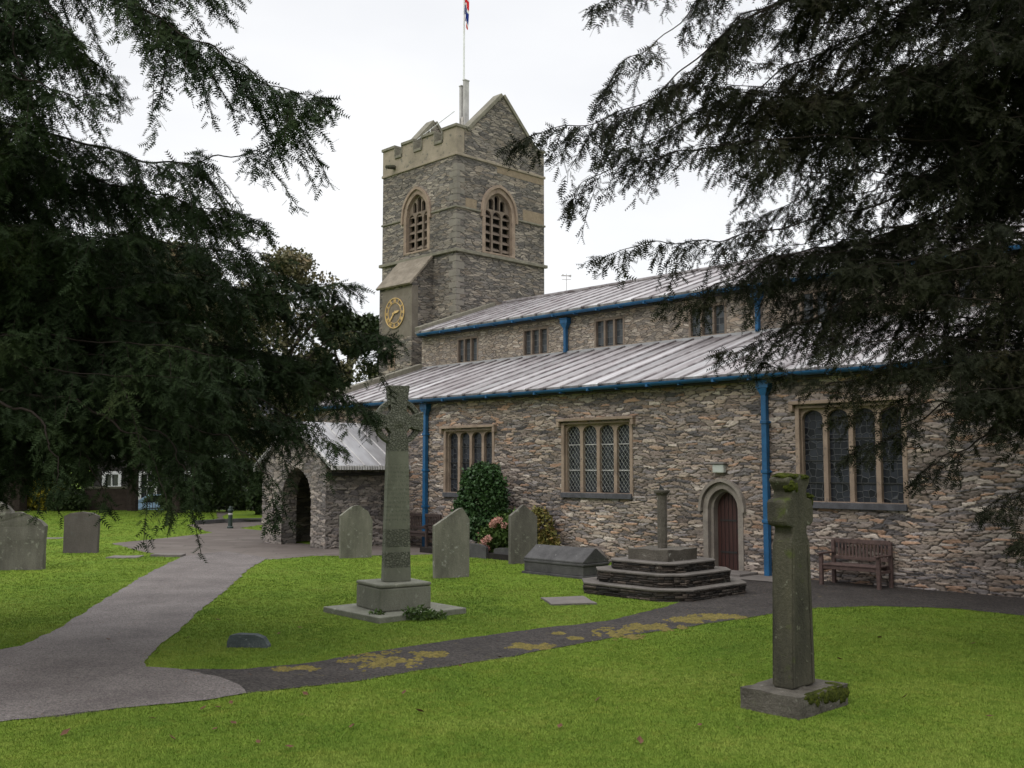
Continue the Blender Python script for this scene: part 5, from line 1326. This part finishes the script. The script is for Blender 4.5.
class Yew:
    def __init__(s, sd, shoot=.15, gap=-.2): s.seed = sd; s.gap = gap; s.g = np.random.default_rng(sd); s.P = []; s.D = []; s.N = []; s.S = []; s.wood = MB(); s.shoot = shoot
    def shoots(s, pts, tan, scale=1.0):
        "shoots alternately left and right along a twig"
        n = len(pts)
        if n == 0: return
        up = np.array([0, 0, 1.0]); side = np.cross(tan, up); side /= np.linalg.norm(side, axis=1)[:, None] + 1e-6
        sg = np.where(np.arange(n) % 2 == 0, 1, -1)[:, None]
        d = tan * .75 + side * sg * s.g.uniform(.45, .95, (n, 1)) + s.g.normal(0, .36, (n, 3)); d[:, 2] -= s.g.uniform(.0, .5, n)
        d /= np.linalg.norm(d, axis=1)[:, None]
        nr = np.cross(d, side * sg) * sg + s.g.normal(0, .6, (n, 3)); nr -= d * (nr * d).sum(1)[:, None]; nr /= np.linalg.norm(nr, axis=1)[:, None] + 1e-6
        s.P.append(pts); s.D.append(d); s.N.append(nr); s.S.append(s.g.uniform(.65, 1.3, n) * s.shoot * scale)
    def twig(s, p, d, ln, droop, step=.021, wood=True):
        n = max(2, int(ln / step)); t = np.linspace(0, 1, n)[:, None]
        pts = p + d * ln * t + np.array([0, 0, -1.0]) * droop * ln * t * t + .02 * np.sin(t * 5 + p[0] * 7) * np.array([.5, .4, .2])
        tan = np.gradient(pts, axis=0); tan /= np.linalg.norm(tan, axis=1)[:, None] + 1e-9
        if wood and ln > .25: s.wood.tube(pts[::max(1, n // 4)], .0025 + .003 * ln, 3, False)
        return pts, tan
    def lateral(s, p, d, ln, droop):
        pts, tan = s.twig(p, d, ln, droop)
        s.shoots(pts[1:], tan[1:])
        s.shoots(pts[-1:], tan[-1:])
        n = len(pts); k = 1
        while k < n - 1:
            side = np.cross(tan[k], [0, 0, 1.0]); side /= np.linalg.norm(side) + 1e-6
            sg = 1 if s.g.random() < .5 else -1
            dd = tan[k] * .6 + side * sg * s.g.uniform(.4, 1) + np.array([0, 0, -s.g.uniform(.0, .6)]); dd /= np.linalg.norm(dd)
            l2 = s.g.uniform(.09, .28) * (1 - .5 * k / n) * min(1, ln / .5)
            q, t2 = s.twig(p=pts[k], d=dd, ln=l2, droop=droop * .9, wood=False)
            s.shoots(q[1:], t2[1:], .9)
            k += int(s.g.integers(3, 6))
    def limb(s, P, lat=.7, droop=.5, step=.13, r0=.05, tip=.42, start=0.0):
        pts = catmull(P, 14); q_ = len(pts); fr = np.linspace(0, 1, q_)[:, None]; ph = s.g.uniform(0, 6, 6)
        wob = np.stack([np.sin(fr[:, 0] * 17 + ph[0]) + .6 * np.sin(fr[:, 0] * 41 + ph[1]), np.sin(fr[:, 0] * 15 + ph[2]), np.sin(fr[:, 0] * 19 + ph[3]) + .7 * np.sin(fr[:, 0] * 47 + ph[4])], 1)
        pts = pts + wob * .035 * np.sin(np.pi * np.clip(fr * .93 + .05, 0, 1))
        seg = np.linalg.norm(np.diff(pts, axis=0), axis=1); cum = np.concatenate([[0], np.cumsum(seg)]); L_ = cum[-1]
        rad = [r0 * .62 * (1 - c / L_) ** 1.1 + .0035 for c in cum]
        s.wood.tube(pts[::2] if len(pts) % 2 else list(pts[::2]) + [pts[-1]], (rad[::2] if len(pts) % 2 else rad[::2] + [rad[-1]]), 6, True)
        x = start * L_ + s.g.uniform(0, step); sg = 1
        while x < L_:
            p = np.array([np.interp(x, cum, pts[:, k]) for k in range(3)])
            if mnoise.noise(Vector(p) * 1.5 + Vector((7, s.seed, 3))) < s.gap and L_ - x > .35: x += step; sg = -sg; continue
            x2 = min(L_, x + .05); x0 = max(0, x - .05)
            t_ = np.array([np.interp(x2, cum, pts[:, k]) - np.interp(x0, cum, pts[:, k]) for k in range(3)]); t_ /= np.linalg.norm(t_) + 1e-9
            side = np.cross(t_, [0, 0, 1.0]); side /= np.linalg.norm(side) + 1e-6
            d = t_ * s.g.uniform(.35, .9) + side * sg * s.g.uniform(.3, 1.0) + np.array([0, 0, s.g.uniform(-.75, .25)]); d /= np.linalg.norm(d)
            ln = lat * s.g.uniform(.3, 1.25) * min(1, tip + (L_ - x) / 1.6)
            s.lateral(p, d, ln, droop * s.g.uniform(.5, 1.3)); x += step * s.g.uniform(.7, 1.3); sg = -sg
        e_ = (pts[-1] - pts[-3]) / (np.linalg.norm(pts[-1] - pts[-3]) + 1e-9)
        for k in range(5):
            d = e_ + s.g.normal(0, .35, 3); d /= np.linalg.norm(d); s.lateral(pts[-1 - k], d, lat * s.g.uniform(.22, .42), droop * .4)
    def finish(s, parent, material):
        P, D, N, S_ = (np.concatenate(a) for a in (s.P, s.D, s.N, s.S)); B = np.cross(N, D); n = len(P)
        V = np.empty((n, len(TV), 3), np.float32)
        for k, (x, y, z) in enumerate(TV): V[:, k] = P + S_[:, None] * (D * x + B * y + N * z)
        Fq = (np.arange(n)[:, None, None] * len(TV) + TF[None]).reshape(-1, 3)
        rawmesh('crown', V.reshape(-1, 3), Fq, material, parent)
        s.wood.build('branches', M['twig'], parent, smooth=True, fixn=False)
def trunk(o, pts, rads, m='bark', n=14):
    mb = MB(); P = catmull(pts, 6); rr = np.interp(np.linspace(0, 1, len(P)), np.linspace(0, 1, len(rads)), rads)
    V = []; 
    for i, p in enumerate(P):
        for k in range(n * 2):
            a = math.pi * k / n; q = rr[i] * (1 + .16 * math.sin(a * 5 + p[2]) + .08 * math.sin(a * 11 + 2 * p[2])); V.append((p[0] + q * math.cos(a), p[1] + q * math.sin(a), p[2]))
    N2 = 2 * n
    mb.add(V, [(i * N2 + k, i * N2 + (k + 1) % N2, (i + 1) * N2 + (k + 1) % N2, (i + 1) * N2 + k) for i in range(len(P) - 1) for k in range(N2)])
    return mb.build('trunk', M[m], o, smooth=True)
def ptin(poly, g, n):
    P = np.array(poly, float); lo, hi = P.min(0), P.max(0); out = []
    while len(out) < n:
        q = g.uniform(lo, hi)
        if inpoly(np.array([q[0]]), np.array([q[1]]), poly)[0]: out.append(q)
    return out
def loc(P, o): return [tuple(np.array(p) - np.array(o)) for p in P]

# ---- left yew: trunk just outside the left edge, boughs sweeping in to the right
TL = np.array([-9.6, 13.2, 0.0])
yl = thing('yew_tree', 'large dark green yew filling the left side with boughs and drooping sprays', 'tree')
Y = Yew(5, .112, -.28); g = Y.g
def bough(Y, Tk, tgt, rise=.35, r0=.06, **kw):
    tgt = np.array(tgt); z0 = min(8.5, max(1.8, tgt[2] - .3 + g.uniform(-.6, .2)))
    a = np.array([Tk[0], Tk[1], z0]); m1 = a * .62 + tgt * .38 + np.array([0, 0, rise * 1.4]); m2 = a * .27 + tgt * .73 + np.array([0, 0, rise])
    Y.limb([a, m1, m2, tgt], r0=r0, **kw)
# named boughs (their tips are seen against the sky)
for P, lat, dr in [
    ([(-140, -120, 11.5), (20, -60, 11), (130, 0, 10.6), (190, 36, 10.2), (240, 66, 9.9), (285, 88, 9.7), (322, 99, 9.5)], .75, .8),
    ([(-120, -90, 12.5), (0, -40, 12), (90, -30, 11.5), (170, -22, 11), (235, -14, 10.7)], .5, .8),
    ([(-150, 60, 12), (0, 120, 11.6), (90, 146, 11.2), (160, 160, 10.9), (220, 160, 10.6), (265, 145, 10.4), (305, 112, 10.2)], .62, .8),
    ([(-150, 120, 12.5), (20, 150, 12), (120, 185, 11.5), (200, 205, 11), (262, 222, 10.7)], .62, .7),
    ([(-120, -30, 11), (-20, 0, 10.8), (20, 60, 10.5), (35, 120, 10.2)], .7, .9),
    ([(-120, -60, 11), (0, -30, 10.5), (45, 10, 10.2), (75, 40, 10)], .55, .9),
    ([(-120, -120, 12), (0, -80, 11.4), (80, -40, 11), (150, 0, 10.8), (185, 40, 10.7)], .6, .9),
    ([(-120, -40, 12), (-20, -20, 11.6), (50, 30, 11.3), (90, 60, 11.1)], .6, .9),
    ([(-120, 60, 11), (-20, 60, 10.5), (50, 90, 10.2), (110, 95, 10.1)], .45, .8),
    ([(-100, 240, 14.5), (100, 250, 14.3), (240, 262, 14), (310, 285, 13.8), (352, 283, 13.6)], .6, .5),
    ([(-100, 290, 14.5), (120, 300, 14.2), (260, 320, 14), (340, 330, 13.6), (392, 338, 13.4)], .62, .6),
    ([(-60, 340, 15), (120, 350, 14.6), (260, 352, 14.2), (330, 362, 13.9), (382, 352, 13.7)], .6, .8),
    ([(-60, 360, 14.4), (140, 360, 14.1), (270, 372, 13.8), (335, 390, 13.5), (374, 414, 13.3)], .5, .7),
    ([(-60, 370, 13.4), (150, 380, 13.2), (250, 400, 13), (310, 425, 12.8), (335, 445, 12.6)], .5, .9),
    ([(-60, 390, 12), (100, 400, 11.8), (200, 430, 11.5), (252, 455, 11.3), (270, 485, 11.2), (275, 515, 11.2)], .34, .9),
    ([(-60, 380, 11), (60, 400, 10.8), (130, 430, 10.6), (158, 470, 10.5), (168, 515, 10.4)], .28, .9),
    ([(-60, 380, 11.5), (90, 410, 11.3), (165, 440, 11), (185, 470, 10.8), (195, 500, 10.7)], .25, .9),
    ([(-60, 380, 10.5), (0, 400, 10.3), (45, 430, 10.2), (55, 460, 10.1), (58, 485, 10)], .25, .9),
    ([(-60, 390, 11.5), (20, 420, 11.3), (80, 450, 11.1), (98, 480, 11), (106, 505, 10.9)], .26, .9)]:
    Y.limb([at(*q) for q in P], lat=lat, droop=dr, step=.07, r0=.04, start=.12)
poly = [(-60, 130), (60, 130), (105, 175), (180, 195), (240, 218), (290, 262), (340, 315), (372, 350), (362, 385), (338, 408), (315, 430), (280, 446), (250, 458), (215, 462), (150, 462), (60, 462), (-60, 462)]
for q in ptin(poly, g, 116):
    d_ = g.uniform(10.2, 15.5) if q[0] < 260 else g.uniform(12.5, 15.5)
    bough(Y, TL, at(q[0], q[1], d_), rise=g.uniform(.1, .5), r0=.04, lat=.68, droop=.8, step=.145, start=.38)
for q in ptin([(-80, 60), (20, -40), (40, 60), (62, 140), (-60, 240)], g, 24):
    bough(Y, TL, at(q[0], q[1], g.uniform(10, 14)), rise=.3, r0=.04, lat=.6, droop=.8, step=.14, start=.3)
for k in range(22):      # the rest of the crown, mostly outside the picture
    a = g.uniform(0, 6.28); r_ = g.uniform(3, 6); z = g.uniform(2.8, 11)
    t_ = TL + np.array([math.cos(a) * r_, math.sin(a) * r_, z])
    if t_[0] > -6.5 and z > 5 or abs(t_[1]) < 5 and t_[0] > -7: continue
    bough(Y, TL, t_, rise=.5, r0=.06, lat=.9, droop=.6, step=.22, start=.3)
trunk(yl, [(*TL[:2], -.1), (TL[0], TL[1] + .1, 2), (TL[0] + .1, TL[1], 6), (TL[0], TL[1], 11)], [.75, .6, .5, .12])
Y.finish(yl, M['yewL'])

# ---- right yew
TRK = np.array([9.4, 13.4, 0.0])
yr = thing('yew_tree', 'large dark olive yew reaching in from the right over the church roofs and wall', 'tree')
Y = Yew(6, .103, -.2); g = Y.g
for P, lat, dr in [
    ([(1180, -60, 12.5), (1000, -20, 11.5), (860, -10, 10.8), (760, 10, 10.4), (700, 55, 10.1), (650, 100, 9.9), (600, 118, 9.7), (555, 128, 9.6), (518, 142, 9.5)], .52, .7),
    ([(1180, -160, 12), (960, -120, 11.3), (840, -70, 10.8), (740, -30, 10.4), (672, 28, 10.2), (625, 62, 10), (604, 95, 9.9)], .45, .7),
    ([(1180, -180, 12), (940, -140, 11.3), (780, -90, 10.8), (680, -40, 10.4), (615, -5, 10.2), (595, 5, 10.1)], .36, .7),
    ([(1180, 60, 12.8), (1000, 90, 12), (860, 130, 11.2), (760, 150, 10.8), (690, 150, 10.5), (640, 158, 10.3), (588, 182, 10.1), (572, 200, 10)], .42, .7),
    ([(1180, -60, 13), (960, -20, 12), (860, 40, 11.4), (780, 70, 11), (715, 105, 10.7), (660, 135, 10.5), (620, 150, 10.4)], .5, .7),
    ([(1180, -100, 12), (900, -60, 11.4), (800, -10, 11), (735, 25, 10.7), (690, 70, 10.5), (662, 100, 10.4)], .5, .7),
    ([(1180, 20, 13.5), (1020, 70, 13), (920, 130, 12.6), (850, 175, 12.3), (790, 205, 12.1), (748, 222, 12)], .6, .7),
    ([(1180, 80, 12), (1040, 120, 11.6), (950, 160, 11.3), (880, 190, 11.1), (820, 200, 11)], .6, .7),
    ([(1180, 0, 12), (1040, 20, 11.4), (940, 60, 11.1), (860, 85, 10.9), (790, 100, 10.7), (735, 120, 10.6)], .55, .7),
    ([(1180, 150, 13), (1000, 190, 12.6), (900, 225, 12.3), (820, 250, 12), (770, 280, 11.8)], .55, .7),
    ([(1180, 120, 12.8), (1000, 160, 12), (860, 205, 11.2), (760, 235, 10.8), (690, 240, 10.5), (640, 246, 10.3), (598, 258, 10.2)], .40, .7),
    ([(1180, 160, 12.8), (1000, 200, 12), (860, 240, 11.4), (760, 265, 11), (705, 290, 10.7), (668, 305, 10.5)], .42, .7),
    ([(1180, 200, 12.5), (1000, 240, 12), (880, 290, 11.4), (800, 325, 11.1), (750, 345, 10.9), (722, 352, 10.8)], .40, .7),
    ([(1180, 260, 12.5), (1040, 300, 12), (930, 350, 11.5), (850, 382, 11.2), (790, 375, 11), (765, 362, 10.9)], .42, .6),
    ([(1180, 320, 12), (1080, 350, 11.7), (980, 390, 11.3), (900, 430, 11), (850, 455, 10.8)], .36, .5),
    ([(1180, 340, 12), (1090, 380, 11.7), (1010, 420, 11.3), (950, 455, 11), (915, 480, 10.8)], .34, .6),
    ([(1200, 380, 11.5), (1110, 430, 11.2), (1050, 470, 11), (1010, 500, 10.8), (985, 512, 10.7)], .38, .7),
    ([(1200, 400, 11), (1120, 450, 10.8), (1070, 490, 10.6), (1040, 520, 10.5), (1018, 540, 10.4)], .38, .7),
    ([(1180, 330, 12), (1060, 370, 11.6), (960, 400, 11.2), (890, 408, 10.9), (835, 420, 10.8)], .3, .5)]:
    Y.limb([at(*q) for q in P], lat=lat, droop=dr, step=.07, r0=.04, start=.15)
poly = [(690, -60), (1100, -60), (1100, 460), (1010, 435), (950, 405), (900, 395), (860, 375), (820, 350), (780, 325), (745, 300), (725, 270), (715, 240), (735, 190), (700, 150), (700, 100), (745, 60), (760, 10)]
for q in ptin(poly, g, 122):
    d_ = g.uniform(9.8, 14.5)
    bough(Y, TRK, at(q[0], q[1], d_), rise=g.uniform(.1, .5), r0=.04, lat=.62, droop=.75, step=.15, start=.3)
for q in ptin([(700, 0), (760, -40), (760, 60), (740, 130), (660, 160), (650, 120)], g, 7):
    bough(Y, TRK, at(q[0], q[1], g.uniform(9.8, 12)), rise=.2, r0=.035, lat=.5, droop=.75, step=.16, start=.55)
for k in range(24):
    a = g.uniform(0, 6.28); r_ = g.uniform(3, 6); z = g.uniform(3, 11)
    t_ = TRK + np.array([math.cos(a) * r_, math.sin(a) * r_, z])
    if t_[0] < 7.2: continue
    bough(Y, TRK, t_, rise=.5, r0=.06, lat=.9, droop=.6, step=.24, start=.3)
trunk(yr, [(*TRK[:2], -.1), (TRK[0] - .05, TRK[1], 2), (TRK[0], TRK[1] + .1, 6), (TRK[0], TRK[1], 11)], [.7, .55, .45, .12])
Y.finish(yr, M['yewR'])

# ================================================================ GRASS BLADES, WEEDS, LEAVES
g = np.random.default_rng(77)
def tuftfield(n, ylo, yhi, name, blades=6, spread=.03):
    # positions spread evenly over the view wedge of the lawn, kept off paths and stones
    y = 1 / g.uniform(1 / yhi, 1 / ylo, n); x = y * g.uniform(-.57, .57, n)
    k = np.ones(n, bool)
    for p in polys: k &= ~inpoly(x, y, p)
    for p in (mossp): k &= ~inpoly(x, y, p)
    for (cx_, cy_, w_, d_, rz) in SOLID:
        dx, dy = x - cx_, y - cy_; a = dx * math.cos(rz) + dy * math.sin(rz); b_ = -dx * math.sin(rz) + dy * math.cos(rz)
        k &= ~((abs(a) < w_ / 2 + .005) & (abs(b_) < d_ / 2 + .005))
    dx, dy = x - CH[0], y - CH[1]; s_ = dx * math.cos(CH_RZ) + dy * math.sin(CH_RZ); t_ = -dx * math.sin(CH_RZ) + dy * math.cos(CH_RZ)
    k &= ~((t_ > -.04) & (s_ > -17.3)); k &= ~((t_ > -2.7) & (s_ > -16) & (s_ < -12.5)); k &= ~((t_ > -1.5) & (s_ > -9.8) & (s_ < -6))
    x, y = x[k], y[k]; n = len(x)
    # mown lawn: height varies in broad drifts
    hv = .7 + .6 * vnoise(x * 1.3, y * 1.3, 5) + .3 * vnoise(x * 6, y * 6, 6)
    h = np.repeat(hv * (.010 + .00045 * y), blades) * g.uniform(.5, 1.3, n * blades)
    x = np.repeat(x, blades) + g.normal(0, spread, n * blades); y = np.repeat(y, blades) + g.normal(0, spread, n * blades)
    a = g.uniform(0, 6.283, n * blades); w = .00028 * y * g.uniform(.7, 1.3, n * blades); le = h * g.uniform(.2, 1.2, n * blades); b_ = a + g.normal(1.57, .5, n * blades)
    z = np.zeros_like(x)
    P = np.stack([np.stack([x - np.cos(a) * w, y - np.sin(a) * w, z], -1), np.stack([x + np.cos(a) * w, y + np.sin(a) * w, z], -1), np.stack([x + np.cos(b_) * le, y + np.sin(b_) * le, h], -1)], 1).reshape(-1, 3)
    o = rawmesh(name, P, np.arange(len(x) * 3).reshape(-1, 3), M['blade']); return tag(o, kind='stuff')
tuftfield(330000, 7.2, 54, 'grass')
# weeds at the foot of the ringed cross
wd = thing('weed_clump', 'straggling green weeds growing at the foot of the ringed cross plinth', 'weeds', (-1.42, 15.55, .0))
leafcloud('foliage', blobpoints(520, [(0, 0, .10, .22, .10, .10), (.25, .10, .07, .18, .09, .06), (-.62, .05, .06, .14, .1, .06)], 30), .035, M['hydr'], wd, 2.2, sd=31)
mb = MB()
for k in range(6): mb.tube([(0, 0, 0), (.2 * math.cos(k), .12 * math.sin(k), .2)], [.006, .003], 4)
mb.build('stem', M['hydr'], wd)
# fallen leaves
mb = MB(); mb.add([(-.04, 0, 0), (0, -.028, .006), (.045, 0, .014), (0, .028, .008), (0, 0, -.002)], [(0, 1, 4), (1, 2, 4), (2, 3, 4), (3, 0, 4)])
lf0 = mb.build('fallen_leaf', M['dleaf'], fixn=False)
first = True
for (u, v) in [(203, 712), (218, 711), (231, 706), (233, 727), (598, 703), (152, 722), (305, 697), (404, 696), (258, 746), (289, 751), (352, 730), (215, 733), (172, 742), (65, 737), (460, 669), (840, 662), (905, 700), (973, 646), (640, 745), (700, 729), (188, 640), (102, 602), (218, 622), (157, 656), (108, 642), (300, 630), (279, 636), (500, 660), (880, 640), (990, 720), (560, 730), (420, 715)]:
    q = at(u, v, 10); t_ = CAM_H / (CAM_H - q[2]); o = lf0 if first else lf0.copy()
    if not first: COL.objects.link(o)
    first = False
    o.location = (q[0] * t_, 10 * t_, .035); s_ = random.uniform(.7, 1.25); o.scale = (s_, s_, s_); o.rotation_euler = (random.uniform(-.5, .5), random.uniform(-.5, .5), random.uniform(0, 6.28))
    tag(o, 'small reddish brown fallen leaf lying on the lawn or path', 'leaf', 'fallen leaves scattered on lawn and path')

# specks of grit, needles and leaf crumbs lying on the paths, thicker towards the edges
n = 5200; y = np.sqrt(g.uniform(7.5 ** 2, 27 ** 2, n)); x = y * g.uniform(-.57, .4, n)
k = np.zeros(n, bool)
for p in polys[:3]: k |= inpoly(x, y, p)
x, y = x[k], y[k]; n = len(x); a = g.uniform(0, 6.28, n); w = g.uniform(.004, .014, n)
P = np.stack([np.stack([x + np.cos(a + q) * w * (1 + .6 * (q == 0)), y + np.sin(a + q) * w, np.full(n, .0145) + .004 * (q == 0)], -1) for q in (0, 2.1, 4.2)], 1).reshape(-1, 3)
tag(rawmesh('path_litter', P, np.arange(n * 3).reshape(-1, 3), M['dleaf']), kind='stuff')
